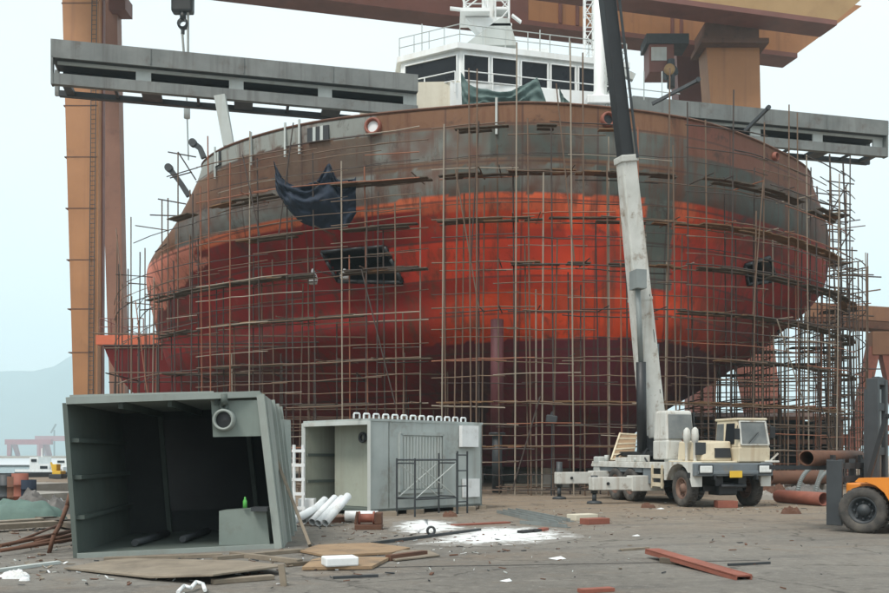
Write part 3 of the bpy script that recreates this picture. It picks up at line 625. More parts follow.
# rows of props deep under the flare, left and right
def under(label, p0, p1, npx, ys, hmax, seed, lifts):
    rs = random.Random(seed); X = lambda px, y: (px-CX)*y/F; pm_ = (p0+p1)/2; ym_ = sum(ys)/len(ys)
    s = thing('scaffolding', label, 'scaffolding', (X(pm_, ym_), ym_, 0), group='scaffolding round the ship')
    for y in ys:
        for k in range(npx):
            x2, y2 = X(p0+(p1-p0)*(k+rs.uniform(-.25, .25))/(npx-1), y), y+rs.uniform(-.4, .4)
            stick('standard', (x2, y2, 0), (x2+rs.uniform(-.12, .12), y2, hmax(x2, y2)+rs.uniform(-.5, .5)), .034, pick(rs, [(M_tube, .5), (M_tubed, .5), (M_tubep, .12)]), s)
        for z in lifts:
            if rs.random() < .85: stick('ledger', (X(p0, y)-rs.uniform(0, 1), y-.06, z+rs.uniform(-.2, .2)), (X(p1, y)+rs.uniform(0, .8), y-.06, z+rs.uniform(-.2, .2)), .031, pick(rs, [(M_tube, .5), (M_tubed, .5)]), s)
            if rs.random() < .45:
                o = MB(); a = rs.uniform(X(p0, y), X(p1, y)-2); o.bar((a, y+.4, z+.08), (a+rs.uniform(1.5, 4), y+.4, z+.1), .8, .06); o.build('platform_board', M_board, s)
    for k in range(0, npx, 2):
        for z in lifts[::2]:
            px = p0+(p1-p0)*k/(npx-1); stick('transom', (X(px, ys[0]), ys[0]-.5, z+.05), (X(px, ys[0]), ys[-1]+.5, z+.05), .031, M_tubed, s)
    return s
under('props and tubes in the dark under the left flare of the hull', 110, 440, 9, [40.6, 42.4, 44.4], lambda x, y: max(3, min(9, 3+(48-y+x*.2)*.55)), 5, [1.7, 3.4, 5.1, 6.8])
under('dense brown tubes under the right flare, sky showing between them', 700, 834, 9, [44.6, 47.4, 50.4, 53.6, 57], lambda x, y: min(9.4, 4.6+(x-11)*.62), 6, [1.6, 2.9, 4.2, 5.3, 6.2, 7.1, 8.0, 8.8])
# free standing outer row at the far right
rs = random.Random(77); s = thing('scaffolding', 'thin outermost poles with jutting tubes right of the ship, before the brown portal crane', 'scaffolding', (24.2, 50, 0), group='scaffolding round the ship')
for px, py in ((838, 210), (846, 185), (852, 247), (858, 262), (866, 350), (873, 372), (836, 300), (843, 320)):
    d = rs.uniform(48, 53); a = P(px+3, 455+CAMZ*F/d, d); a.z = 0; stick('standard', a, P(px, py, d), .04, rs.choice((M_tube, M_tubed)), s)
for k in range(34):
    py = rs.choice((275, 293, 300, 318, 338, 352, 365, 378, 392, 404, 418, 430)); d = rs.uniform(47, 53); x0 = rs.uniform(800, 842); stick('ledger', P(x0, py+rs.uniform(-5, 5), d), P(x0+rs.uniform(22, 55), py+rs.uniform(-8, 5), d), .036, rs.choice((M_tubed, M_tubed, M_tube)), s)
for k in range(5):
    py = rs.choice((293, 352, 378, 404)); d = rs.uniform(48, 53); x0 = rs.uniform(795, 838); o = MB(); o.bar(P(x0, py, d), P(x0+rs.uniform(20, 38), py-rs.uniform(0, 4), d), .7, .06); o.build('platform_board', M_board, s)
# ladder tower close to the right silhouette
s = thing('scaffolding', 'blackish stair scaffolding climbing the right edge of the hull against the sky', 'scaffolding', (21.6, 47.2, 0), group='scaffolding round the ship')
rs = random.Random(8)
tw = [(20.4, 46.2), (21.3, 46.6), (20.7, 48.4), (21.8, 48.8)]
for x, y in tw: stick('standard', (x, y, 0), (x+rs.uniform(-.7, -.4), y, 16.2+rs.uniform(-.6, .8)), .045, M_tubed, s)
for k in range(19):
    z = 6.6+k*.5; dx = -.55*z/16
    stick('ledger', (20.2+dx, 46.3, z), (21.4+dx+rs.uniform(0, .5), 46.7, z+rs.uniform(-.15, .15)), .036, M_tubed, s)
    stick('ledger', (20.5+dx, 48.4, z), (21.8+dx+rs.uniform(0, .5), 48.8, z+rs.uniform(-.15, .15)), .036, M_tubed, s)
    if k % 5 == 0:
        o = MB(); o.bar((20.5+dx, 47.4, z), (21.6+dx, 47.8, z), 1.2, .07); o.build('platform_board', M_board, s)
        stick('brace', (20.4+dx, 46.2, z), (21.4+dx, 46.6, z+1.5), .034, M_tubed, s)
# far-left upper frame beside the bulwark end
s = thing('scaffolding', 'thin tube frame beside the slanted left end of the bulwark', 'scaffolding', (-13.5, 45, 0), group='scaffolding round the ship')
for px, y0, y1, d in ((178, 330, 152, 44.5), (162, 360, 200, 46), (168, 340, 198, 45.2), (131, 400, 217, 52), (145, 390, 248, 51), (190, 320, 190, 44)): stick('standard', P(px, y0, d), P(px, y1, d), .035, M_tube, s)
for x0, y0, x1, y1, d in ((168, 152, 196, 157, 44.5), (170, 178, 192, 172, 44.5), (158, 199, 186, 204, 45), (150, 215, 182, 216, 46), (155, 252, 172, 240, 46), (128, 283, 165, 286, 51), (140, 310, 170, 308, 50), (178, 152, 196, 180, 44.5)): stick('ledger', P(x0, y0, d), P(x1, y1, d), .033, M_tubed, s)

# ------------------------------------------------------------------ tarpaulins
def swag(cols, d, nx, ny, amp, seed, bulge=.25):
    top = [Vector((c[0], c[1], 0)) for c in cols]; bot = [Vector((c[2], c[3], 0)) for c in cols]; o = MB(); g = []
    for i in range(nx+1):
        t = (len(cols)-1)*i/nx; a = cr(top, t); c = cr(bot, t); col = []
        for j in range(ny+1):
            f = j/ny; q = a.lerp(c, f)
            u = i/nx; nz = noise.noise((u*3, f*1.2, seed)); dd = d-bulge*math.sin(math.pi*f)*math.sin(math.pi*u)-amp*((.7-1.4*abs(math.sin(f*8+4*nz+3*abs(u-.5))))*math.sin(math.pi*u)**.5*.6+(.6-1.2*abs(math.sin(u*9+3*nz)))*(1-f)**.5*.5+.35*noise.noise((u*9, f*5, seed+5))+.2*noise.noise((u*22, f*14, seed+9)))
            v = P(q.x, q.y, d); v.y = dd; col.append(o.bm.verts.new(v))
        g.append(col)
    for A, B in zip(g, g[1:]):
        for j in range(ny): f = o.bm.faces.new((A[j], B[j], B[j+1], A[j+1])); f.smooth = True
    return o
def tarp(name, mat, label, *a):
    o = swag(*a).build(name, mat); m = o.modifiers.new('cloth', 'SOLIDIFY'); m.thickness = .015; return tag(o, label, 'tarpaulin')
tarp('tarpaulin', M_blue, 'dark blue tarpaulin sagging between poles on the left bow', [(274, 162, 276, 190), (283, 178, 286, 206), (300, 187, 302, 222), (317, 180, 322, 228), (329, 164, 338, 229), (338, 180, 347, 226), (356, 177, 356, 214)], 35.7, 80, 30, .35, 2, .5)
tarp('tarpaulin', M_green, 'wide grey green tarpaulin drooping below the wheelhouse windows', [(461, 73, 462, 109), (470, 84, 470, 110), (488, 91, 488, 110), (512, 90, 512, 110), (531, 80, 532, 110), (537, 77, 549, 110)], 48.3, 50, 14, .35, 8, .3)
tarp('tarpaulin', M_green, 'small pointed green tarpaulin left of the white signal pole', [(559, 88, 561, 106), (565, 98, 568, 108), (572, 104, 578, 109)], 48.3, 16, 8, .2, 12, .1)
for px, py, h, lb in ((313, 284, .62, 'pale sack on the scaffold platform left of the anchor pocket'), (344.5, 279, .42, 'small pale bundle inside the left anchor pocket opening')):
    o = MB(); q = P(px, py, 37.0 if px < 330 else 37.4)
    o.lathe(q, (0, 0, 1), [(0, .02), (0, .17), (h*.3, .2), (h*.62, .15), (h*.75, .06), (h*.82, .09), (h, .05), (h, .001)], 10); tag(o.build('sack', M_foam), lb, 'sack')

# ------------------------------------------------------------------ gantry crane over the ship
gc = thing('gantry_crane', 'giant orange gantry crane spanning the ship, twin girders across the top', 'gantry crane', (0, 88, 0))
GD = Vector((52, 13, 0)).normalized(); GN = Vector((GD.y, -GD.x, 0))
def gline(px, p0, d):        # where the line p0 + GD s crosses column px
    k = (px-CX)/F; s = (k*p0.y-p0.x)/(GD.x-k*GD.y); return p0+GD*s
def girder(p0, x0, x1, z0, z1, wdt, cut, mat, name):
    a = gline(x0, p0, 0); c = gline(x1, p0, 0)
    o = MB(); f = [a+Vector((0, 0, z0)), c-GD*cut+Vector((0, 0, z0)), c+Vector((0, 0, z1)), a+Vector((0, 0, z1))]
    o.poly(f, wdt, -GN); g = o.build(name, mat, gc)
    o = MB(); o.poly([f[0]+GN*.15-Vector((0, 0, .5)), f[1]+GN*.15-Vector((0, 0, .5)), f[1]-GN*(wdt+.15)-Vector((0, 0, .5)), f[0]-GN*(wdt+.15)-Vector((0, 0, .5))], .497, (0, 0, 1))
    o.build('bottom_flange', M_maroon, g); return g
PN = P(641, 0, 86); PF = P(590, 33, 94)
PN.z = PF.z = 0
gz = 1.5+(455-13)*87.6/900
near = girder(gline(690, PN, 0), 20, 898, 45.5, 51.8, 2.4, 7.4, M_tan, 'near_girder')
far = girder(gline(690, P(690, 46, 96).xy.to_3d(), 0), 30, 862, 45.7, 52, 2.4, 8.4, M_orange, 'far_girder')
# orange panel joints on the far girder
o = MB()
for px in (560, 577, 672, 681):
    q = gline(px, P(690, 46, 96).xy.to_3d(), 0)+GN*.06; o.bar(q+Vector((0, 0, 45.8)), q+Vector((0, 0, 51.8)), .35, .12, up=GN); o.build('girder_stiffener', M_maroon, far); o = MB()
pa, pb_ = gline(30, P(690, 46, 96).xy.to_3d(), 0), gline(528, P(690, 46, 96).xy.to_3d(), 0)
o = MB(); o.poly([pa+Vector((0, 0, 45.72)), pb_+Vector((0, 0, 45.72)), pb_+Vector((0, 0, 51.9)), pa+Vector((0, 0, 51.9))], .05, GN); o.build('girder_cover_plate', M_maroon, far)
# left legs
def leg(pt, pb, wt, wb, dt, db, name):
    o = MB(); a, c = Vector(pb), Vector(pt)
    q = lambda p, w_, d_: [p+Vector((-w_/2, -d_/2, 0)), p+Vector((w_/2, -d_/2, 0)), p+Vector((w_/2, d_/2, 0)), p+Vector((-w_/2, d_/2, 0))]
    o.hexa(q(a, wb, db)+q(c, wt, dt)); return o.build(name, M_orange, gc)
xt = lambda px, d: (px-CX)*d/F
l1 = leg((xt(76, 78), 79.5, 47), (xt(84.5, 78), 79, 0), 3.4, 1.9, 1.4, 1.2, 'leg')
l2 = leg((xt(103, 86), 87.5, 47), (xt(112, 86), 88.5, 0), 1.9, 1.4, 1.2, 1.2, 'leg'); l2.data.materials[0] = pm('gantry_brown_paint', (.25, .115, .07), (.2, .09, .055), .3, .6, dirt=(.12, .05, .035), dscale=.4, streak=(.12, .05, .035), sscale=.45)
o = MB(); o.bar((xt(100, 79), 79.5, 2), (xt(100.5, 79), 79.7, 47), .2, .5, up=Vector((0, 1, 0)))
o.build('cable_duct', M_maroon, l1)
for zb in (6, 10.4, 14.2, 18.5, 23, 27.5, 32, 36.5, 41):
    f = zb/47; cx_ = xt(84.5, 79)+(xt(76, 78)-xt(84.5, 79))*f; yy = 79+.5*f; hw = (1.9+1.5*f)/2; hd = (1.2+.2*f)/2
    o = MB(); o.box((cx_-hw-.02, yy-hd-.02, zb), (cx_+hw+.02, yy+hd+.02, zb+.09)); o.build('weld_band', M_rust, l1)
o = MB(); A_ = Vector((xt(84.5, 79)+.55, 78.3, 1)); B_ = Vector((xt(76, 78)+1.2, 78.6, 46.5))
for dx in (0, .42): o.tube(A_+Vector((dx, 0, 0)), B_+Vector((dx, 0, 0)), .04, n=5)
for k in range(110): q = A_.lerp(B_, k/110); o.tube(q, q+Vector((.42, 0, 0)), .025, n=4)
o.build('ladder', M_dgrey, l1)
o = MB(); q = P(119, 3, 86); o.box((q.x-1, 86, q.z-.6), (q.x+.6, 88, q.z+.8)); o.build('bracket', M_maroon, l2)
# right leg: wide head, spreading to two feet
def leg4(pts_b, pts_t, dep, mat, name, par=None):
    o = MB(); (x0, y0, d0), (x1, y1, d1) = pts_b; (x2, y2, d2), (x3, y3, d3) = pts_t
    A = [P(x0, y0, d0), P(x1, y1, d1)]; B = [P(x2, y2, d2), P(x3, y3, d3)]; D = Vector((-.1, dep, 0))
    o.hexa([A[0], A[1], A[1]+D, A[0]+D, B[0], B[1], B[1]+D, B[0]+D]); return o.build(name, mat, par or gc)
r1 = leg4(((722, 250, 93), (764, 250, 93)), ((705, 30, 93), (759, 30, 93)), 2.5, M_orange, 'leg')
leg4(((760, 452, 93), (786, 452, 93)), ((722, 250, 93), (764, 250, 93)), 2.5, M_rustred, 'lower_leg', r1)
leg4(((692, 452, 99), (712, 452, 99)), ((690, 250, 99), (726, 250, 99)), 2.5, M_maroon, 'lower_leg', r1)
o = MB(); o.box((xt(700, 92.5), 91.9, 43.6), (xt(767, 92.5), 96, 44.1)); o.box((xt(704, 92.5), 92.2, 44.1), (xt(758, 92.5), 96, 45.8)); o.build('leg_head', M_rust, r1)
r2 = leg4(((686, 250, 100), (728, 250, 100)), ((676, 42, 100), (712, 42, 100)), 2.5, M_maroon, 'leg')
# operator's cabin slung below the far girder
cab = MB(); c0 = P(649, 73, 92.5); c1 = P(674, 44, 92.5); cab.box((c0.x, 92.4, c0.z), (c1.x, 95, c1.z), .1); cab = cab.build('operator_cabin', M_maroon, gc)
o = MB(); o.box((c0.x+.2, 92.3, c0.z+1.2), (c1.x-.8, 92.39, c1.z-.4)); o.build('cabin_window', M_lgrey, cab)
o = MB(); o.box((c0.x-.3, 92.3, c1.z), (c1.x+1.5, 95.2, c1.z+1.0)); o.tube(P(671, 88, 92), P(671, 60, 92), .4, n=8); o.tube(P(664, 76, 92), P(676, 70, 92), .5, n=8); o.build('hoist_gear', M_dgrey, cab)
o = MB(); o.lathe(P(669, 70, 91.6), (0, -1, 0), [(0, .55), (.3, .55), (.3, .01)], 14); o.build('hoist_drum', M_tan, cab)
# lifting hook
hk = thing('crane_hook', 'black crane hook block hanging on white ropes left of the ship', 'crane hook', (xt(183, 84), 84, 40))
o = MB(); q = P(182.5, 13, 84); o.box((q.x-1.0, 83.6, q.z), (q.x+1.0, 84.6, q.z+3.2), .2); o.bar(P(182.5, 2, 84), P(182.5, -40, 84), 1.2, .8); o.build('hook_block', M_black, hk)
o = MB(); a = P(183, 13, 84); o.tube(a, P(183, 20, 84), .3, n=8); o.lathe(P(183, 24, 84), (0, 1, 0), [(-.2, .3), (-.2, .52), (.2, .52), (.2, .3), (-.2, .3)], 12); o.tube(P(182.8, 27, 84), P(182.8, 34, 84), .18, n=6); o.build('hook', M_black, hk)
o = MB(); o.path([P(182, 30, 84), P(184.5, 62, 84)], .12, 5); o.path([P(188, 12, 84), P(188, 62, 84)], .12, 5); o.path([P(186, 60, 84), P(187, 112, 84), P(188.5, 160, 84)], .07, 5); o.lathe(P(187, 114, 84), (0, 0, 1), [(-.5, .01), (-.4, .3), (.5, .3), (.6, .01)], 8); o.build('sling', M_lgrey, hk)

# ------------------------------------------------------------------ brown portal crane at the right
M_portal = pm('portal_brown_paint', (.24, .115, .055), (.19, .085, .045), .4, .65, dirt=(.12, .06, .04), dscale=.5, streak=(.12, .06, .035))
pc = thing('portal_crane', 'brown portal crane with splayed legs beyond the right scaffolding', 'portal crane', (29, 62, 0))
o = MB(); o.bar(P(808, 311, 64), P(960, 321, 62), 1.6, 1.0, up=Vector((0, 0, 1))); bmx = o.build('beam', M_tan, pc)
bmx.data.materials[0] = M_portal
o = MB(); o.bar(P(806, 322, 64), P(960, 333, 62), 1.7, .5); o.build('beam_soffit', M_rust, bmx)
o = MB(); o.box((P(869, 0, 61.6).x, 61.1, 8.3), (P(887, 0, 61.6).x, 61.9, 9.9), .05); o.build('knuckle', M_portal, pc)
for (x0, y0), (x1, y1), dd in (((873, 348), (847, 470), 61.5), ((884, 348), (911, 470), 61.5), ((886, 350), (921, 470), 67)):
    o = MB(); o.bar(P(x0, y0, dd), P(x1, 455+CAMZ*F/dd, dd), .75, .65, .6, .55, up=Vector((0, 1, 0))); o.build('leg', M_rustred, pc)
o = MB(); o.bar(P(860, 428, 61.6), P(902, 428, 61.6), .4, .4); o.build('cross_tie', M_rustred, pc)
o = MB(); o.bar(P(836, 440, 63), P(930, 440, 63), .5, .8); o.build('tie_beam', M_rustred, pc)
o = MB(); o.box((P(765, 0, 63).x, 62.4, 8.2), (P(808, 0, 63).x, 63.4, 9.3)); o.bm.free()
# work shelter behind the truck
sh = thing('shelter', 'dark rusty steel work shelter behind the crane truck and its cab', 'shelter', (22, 60, 0))
o = MB(); o.poly([Vector((16.2, 57.8, 3.75)), Vector((25.9, 57.8, 3.75)), Vector((26.4, 65, 4.35)), Vector((16.2, 65, 4.35))], .22, (0, 0, 1)); o.build('roof', M_rust, sh)
o = MB(); o.box((16.4, 64.4, 0), (25.8, 64.6, 4.1)); o.box((25.6, 59, 0), (25.8, 64.4, 3.9)); o.build('wall', M_dgrey, sh)
for x in (16.6, 19, 21.5, 24, 25.6):
    o = MB(); o.bar((x, 58, 0), (x, 58, 3.75), .16, .16); o.build('post', M_rust, sh)
o = MB(); o.box((16.6, 57.9, 2.2), (25.6, 58.05, 2.5)); o.build('rail', M_rust, sh)
for px, d, w_, h_ in ((816, 52, 1.5, 1.2), (806, 50, 1.2, .7)):
    q = P(px, 455, d); o = MB(); o.box((q.x-w_/2, d, 0), (q.x+w_/2, d+1, h_), .04); o.box((q.x-w_/2+.1, d-.02, .15), (q.x+w_/2-.1, d-.005, h_-.12))
    tag(o.build('welding_machine', M_lgrey if h_ > 1 else M_rustred), 'pale grey box machine in front of the work shelter' if h_ > 1 else 'low red box machine in front of the work shelter', 'machine')

# ------------------------------------------------------------------ crane truck
A0 = Vector((7.0, 25.3, 0)); TH = R(15)
tk = thing('crane_truck', 'cream and white mobile crane truck with its boom raised before the bow', 'crane truck', A0, TH, world=False)
def wheel(parent, c, r, wd, name='wheel', rimc=M_truck, n=28):
    x, y, z = c
    e = bpy.data.objects.new(name, None); COL.objects.link(e); e.parent = parent; e.location = c; e.empty_display_size = .1
    o = MB(); k = wd/2
    o.lathe((0, 0, 0), (1, 0, 0), [(-k*.8, r*.58), (-k, r*.66), (-k, r*.9), (-k*.8, r), (k*.8, r), (k, r*.9), (k, r*.66), (k*.8, r*.58)], n)
    for i in range(n):
        t = i*math.tau/n; u = Vector((0, math.cos(t), math.sin(t))); tt = Vector((0, -math.sin(t), math.cos(t)))
        o.bar(u*(r-.01)+Vector((-k*.75, 0, 0))+tt*.015, u*(r-.01)+Vector((k*.1, 0, 0))-tt*.02, .05, .045, up=u); o.bar(u*(r-.01)+Vector((k*.75, 0, 0))-tt*.05, u*(r-.01)+Vector((-k*.05, 0, 0))-tt*.08, .05, .045, up=u)
    o.build('tyre', M_rubber, e)
    o = MB(); o.lathe((0, 0, 0), (1, 0, 0), [(k*.8, r*.6), (k*.1, r*.56), (-k*.1, r*.3), (-k*.75, r*.24), (-k*.8, .001)], 20); o.lathe((0, 0, 0), (1, 0, 0), [(-k*.82, r*.6), (-k*.9, r*.55), (-k*.3, r*.48), (-k*.15, r*.26)], 20)
    for i in range(8):
        t = i*math.tau/8; q = Vector((-k*.2, math.cos(t)*r*.37, math.sin(t)*r*.37)); o.tube(q, q+Vector((-.06, 0, 0)), .022, n=6)
    o.build('rim', rimc, e)
    return e
M_rimr = pm('wheel_rim_rust', (.2, .12, .085), (.14, .08, .06), 3, .8)
for yy in (.8, 3.97, 5.05):
    for xx in (.2, 2.3): wheel(tk, (xx, yy, .535), .535, .3 if yy < 2 else .42, rimc=M_rimr)
o = MB(); o.box((.75, .1, .62), (1.0, 6.9, .95)); o.box((1.5, .1, .62), (1.75, 6.9, .95))
for y in (1.5, 3, 4.5, 6.8): o.box((1.0, y-.08, .64), (1.5, y+.08, .9))
for y in (.8, 3.97, 5.05): o.tube((.35, y, .535), (2.15, y, .535), .09, n=8)
o.box((.6, .5, .45), (1.9, 1.5, .62)); o.build('chassis', M_black, tk)
o = MB(); o.box((.02, 1.55, 1.16), (2.48, 6.9, 1.28), .02); o.box((0, 1.5, 1.1), (.08, 6.9, 1.2)); o.box((.3, 1.4, 1.28), (2.2, 2.2, 1.36)); o.build('deck', M_truck, tk)
o = MB(); o.box((.06, 3.2, .95), (.5, 6.9, 1.15)); o.box((.04, 2.6, .6), (.5, 3.1, 1.15), .02); o.box((2.0, 2.6, .6), (2.45, 3.2, 1.15)); o.build('side_frame', M_bumper, tk)
# bumper, fenders, lights
o = MB(); o.box((.0, -.1, .9), (2.5, .25, 1.27), .03); o.box((.06, -.13, .96), (2.44, -.1, 1.05), .01); bp_ = o.build('bumper', M_bumper, tk)
for x in (.12, 2.02):
    o = MB(); o.box((x, -.15, .99), (x+.4, -.08, 1.2), .03); h = o.build('headlight', M_lens, bp_)
    o = MB(); o.box((x-.03, -.135, .96), (x+.43, -.105, 1.23), .01); o.build('bezel', M_dgrey, h)
o = MB(); o.box((1.06, -.155, .86), (1.46, -.135, 1.05), .006); o.build('licence_plate', M_yel2, bp_)
o = MB()
ar = [Vector((0, .8+.72*math.cos(t), .535+.72*math.sin(t))) for t in (math.pi*(i/10) for i in range(11))]
for sx in (-.03, 2.2):
    front = [Vector((sx, .05, .6)), Vector((sx, .05, 1.3)), Vector((sx, 1.62, 1.3)), Vector((sx, 1.62, .75))]+[Vector((sx, q.y, q.z)) for q in ar[1:9]]
    o.poly(front, .33, (1, 0, 0)); o.build('fender', M_truck, tk); o = MB()
o = MB(); o.box((-.035, .12, .84), (-.028, .3, 1.0)); o.build('fender_hole', M_black, tk)
o = MB(); o.box((.04, .1, 1.27), (2.46, 1.5, 1.33), .02); o.build('front_floor', M_truckc, tk)
# engine hood beside the cab
o = MB(); o.hexa([Vector(q) for q in ((.45, .3, 1.33), (1.42, .3, 1.33), (1.42, 1.7, 1.33), (.45, 1.7, 1.33), (.5, .42, 1.86), (1.42, .36, 1.9), (1.42, 1.7, 1.95), (.5, 1.7, 1.9))], .04); hd = o.build('engine_hood', M_truckc, tk)
o = MB(); o.hexa([Vector(q) for q in ((.86, .285, 1.42), (1.38, .275, 1.42), (1.38, .33, 1.42), (.86, .33, 1.42), (.88, .33, 1.7), (1.38, .325, 1.7), (1.38, .4, 1.7), (.88, .4, 1.7))]); o.build('grille', M_black, hd)
# half cab
cb = MB(); cb.hexa([Vector(q) for q in ((1.45, .02, 1.3), (2.48, .02, 1.3), (2.48, 1.3, 1.3), (1.45, 1.3, 1.3), (1.45, .0, 1.72), (2.48, .0, 1.72), (2.48, 1.3, 1.72), (1.45, 1.3, 1.72))], .03)
cb.hexa([Vector(q) for q in ((1.46, .01, 1.7), (2.47, .01, 1.7), (2.47, 1.29, 1.7), (1.46, 1.29, 1.7), (1.52, .2, 2.52), (2.43, .2, 2.52), (2.43, 1.27, 2.52), (1.52, 1.27, 2.52))], .05)
cb = cb.build('cab', M_truckc, tk)
o = MB(); o.box((1.48, .12, 2.5), (2.47, 1.32, 2.57), .03); o.build('cab_roof', M_truckc, cb)
o = MB(); o.hexa([Vector(q) for q in ((1.54, .0, 1.82), (2.4, .0, 1.82), (2.4, .06, 1.82), (1.54, .06, 1.82), (1.57, .13, 2.45), (2.37, .13, 2.45), (2.37, .2, 2.45), (1.57, .2, 2.45))], .015); ws = o.build('windscreen', M_cabglass, cb)
o = MB()
for a, c in (((1.52, -.01, 1.8), (2.42, -.01, 1.8)), ((1.55, .13, 2.47), (2.39, .13, 2.47)), ((1.52, -.01, 1.8), (1.55, .13, 2.47)), ((2.42, -.01, 1.8), (2.39, .13, 2.47))): o.bar(a, c, .04, .04)
o.build('windscreen_seal', M_truck, ws)
o = MB(); o.tube((1.75, -.04, 1.84), (2.1, .03, 2.15), .012, n=5); o.build('wiper', M_black, ws)
for y0, y1 in ((.26, .72), (.82, 1.2)):
    o = MB(); o.hexa([Vector(q) for q in ((1.44, y0, 1.82), (1.5, y0, 1.82), (1.5, y1, 1.82), (1.44, y1, 1.82), (1.495, y0+.04, 2.42), (1.56, y0+.04, 2.42), (1.56, y1, 2.42), (1.495, y1, 2.42))], .01); o.build('side_window', M_glass if y0 < .5 else M_cabglass, cb)
o = MB(); o.box((2.3, -.05, 1.28), (2.75, .3, 1.34), .02); o.bar((2.5, .1, 1.3), (2.72, -.02, 1.55), .05, .05); o.build('mirror_bracket', M_truck, tk)
for y in (.5, .95):     # two pale breather stacks on the near corner
    o = MB(); o.lathe((.34, y, 1.33), (0, 0, 1), [(0, .05), (.5, .05), (.55, .09), (.72, .11), (.9, .09), (.97, .03), (.97, .001)], 12); o.build('breather_stack', M_truck, tk)
o = MB(); o.box((.3, .34, 1.5), (.6, .42, 1.86), .01); o.build('control_box', M_dgrey, tk)
# steps
o = MB()
for y in (1.75, 2.35): o.bar((-.03, y, .5), (-.03, y, 1.2), .06, .05)
for z in (.55, .8): o.box((-.06, 1.75, z), (.04, 2.35, z+.12))
o.build('step_ladder', M_truckc, tk)
# superstructure: turntable, operator cab, boom
o = MB(); o.lathe((1.25, 4.6, 1.28), (0, 0, 1), [(0, .75), (.18, .75), (.18, .001)], 24); o.box((.55, 3.6, 1.46), (1.95, 5.9, 1.62), .03); o.build('turntable', M_black, tk)
oc = MB(); oc.hexa([Vector(q) for q in ((.2, 1.9, 1.36), (1.14, 1.9, 1.36), (1.14, 2.75, 1.36), (.2, 2.75, 1.36), (.2, 1.86, 1.95), (1.14, 1.86, 1.95), (1.14, 2.75, 1.95), (.2, 2.75, 1.95))], .04)
oc.hexa([Vector(q) for q in ((.2, 1.87, 1.93), (1.14, 1.87, 1.93), (1.14, 2.75, 1.93), (.2, 2.75, 1.93), (.25, 2.0, 2.86), (1.12, 2.0, 2.86), (1.12, 2.72, 2.86), (.25, 2.72, 2.86))], .07)
oc = oc.build('operator_cab', M_truck, tk)
o = MB(); o.hexa([Vector(q) for q in ((.26, 1.84, 1.98), (1.07, 1.84, 1.98), (1.07, 1.91, 1.98), (.26, 1.91, 1.98), (.3, 1.95, 2.74), (1.07, 1.95, 2.74), (1.07, 2.03, 2.74), (.3, 2.03, 2.74))], .02); o.build('front_window', M_cabglass, oc)
o = MB(); o.box((1.145, 1.95, 1.5), (1.2, 2.7, 2.8), .02); o.build('cab_side_wall', M_black, oc)
# boom in the truck's own frame
inv = Matrix.Translation(A0) @ Matrix.Rotation(TH, 4, 'Z'); inv = inv.inverted()
T = lambda p: inv @ Vector(p)
b0, b1, b2 = P(654, 437, 30.2), P(626, 160, 29.2), P(607, -2, 28.4); b3 = b2+(b2-b1).normalized()*7
FX = Vector((0, 1, 0))
o = MB(); o.bar(T(b0), T(b1+(b1-b0)*.0), .7, .66, .52, .5, up=FX, bev=.05); bs_ = o.build('boom', M_truck, tk)
o = MB(); o.bar(T(b1-(b1-b0)*.012), T(b1+(b1-b0)*.012), .6, .6, up=FX, bev=.03); o.build('boom_collar', M_truck, bs_); o = MB(); o.bar(T(b0.lerp(b1, .5)), T(b0.lerp(b1, .51)), .6, .62, up=FX); o.build('boom_collar', M_truck, bs_)
o = MB(); o.bar(T(b1), T(b3), .45, .42, .42, .38, up=FX, bev=.04); bi = o.build('boom_extension', M_black, bs_)
o = MB(); k = T(b1)-T(b0)
off = Vector((.26, -.3, 0)); o.tube(T(b1)+off, T(b3)+off, .05, n=6); o.build('hoist_rope', M_dgrey, bi)
o = MB(); a = P(642, 452, 29.6); c = P(641, 362, 29.3); o.tube(T(a), T(c), .16, n=12); cy = o.build('luffing_cylinder', M_black, tk)
o = MB(); o.tube(T(c), T(P(637.5, 283, 29.0)), .085, n=10); o.box(*[tuple(T(P(638, 280, 29.0))+Vector((sx*.18, sx*.25, sx*.3))) for sx in (-1, 1)]); o.build('piston_rod', M_grey, cy)
o = MB(); q0, q1 = T(P(652, 455, 30.2)), T(P(648, 422, 30.2)); o.bar(q0, q0.lerp(q1, .6), .8, .8, .6, .6, up=FX, bev=.05); o.tube(T(P(662, 440, 29.6)), T(P(672, 432, 29.6)), .2, n=10); o.build('boom_foot', M_black, tk)
o = MB(); q = T(P(652, 446, 30)); o.lathe(q+Vector((.5, .1, 0)), (1, 0, 0), [(0, .3), (.4, .3), (.4, .001)], 14); o.build('winch_drum', M_dgrey, tk)
for dx in (-.2, .2):
    o = MB(); hp = [T(b0.lerp(b1, f))+Vector((dx*(1.15-.2*f), -.29+.05*f+.02*math.sin(f*31), 0)) for f in (.03, .1, .17, .24, .31, .38, .45, .52)]; o.path(hp, .022, 6); o.build('hose', M_black, bs_)
o = MB(); o.box(*[tuple(T(b0.lerp(b1, .3))+Vector((sx*.1+.32, sx*.12, sx*.4))) for sx in (-1, 1)]); o.build('cable_box', M_bumper, bs_)
for k_, (xx_, yy_, zz_) in enumerate(((1.42, .05, 2.1), (2.56, .02, 2.15))):
    o = MB(); o.tube((1.5 if k_ == 0 else 2.45, .15, zz_+.25), (xx_, yy_, zz_+.15), .012, n=5); o.box((xx_-.08, yy_-.03, zz_-.16), (xx_+.08, yy_+.02, zz_+.16), .015); o.build('mirror', M_black, tk)
o = MB(); o.box((1.435, 1.0, 1.62), (1.45, 1.12, 1.66)); o.build('door_handle', M_black, cb)
o = MB(); o.tube((.75, 1.9, 1.3), (.75, 1.9, 2.15), .05, n=10); o.tube((.75, 1.9, 2.15), (.75, 2.02, 2.3), .05, n=10); o.build('exhaust_pipe', M_rust, tk)
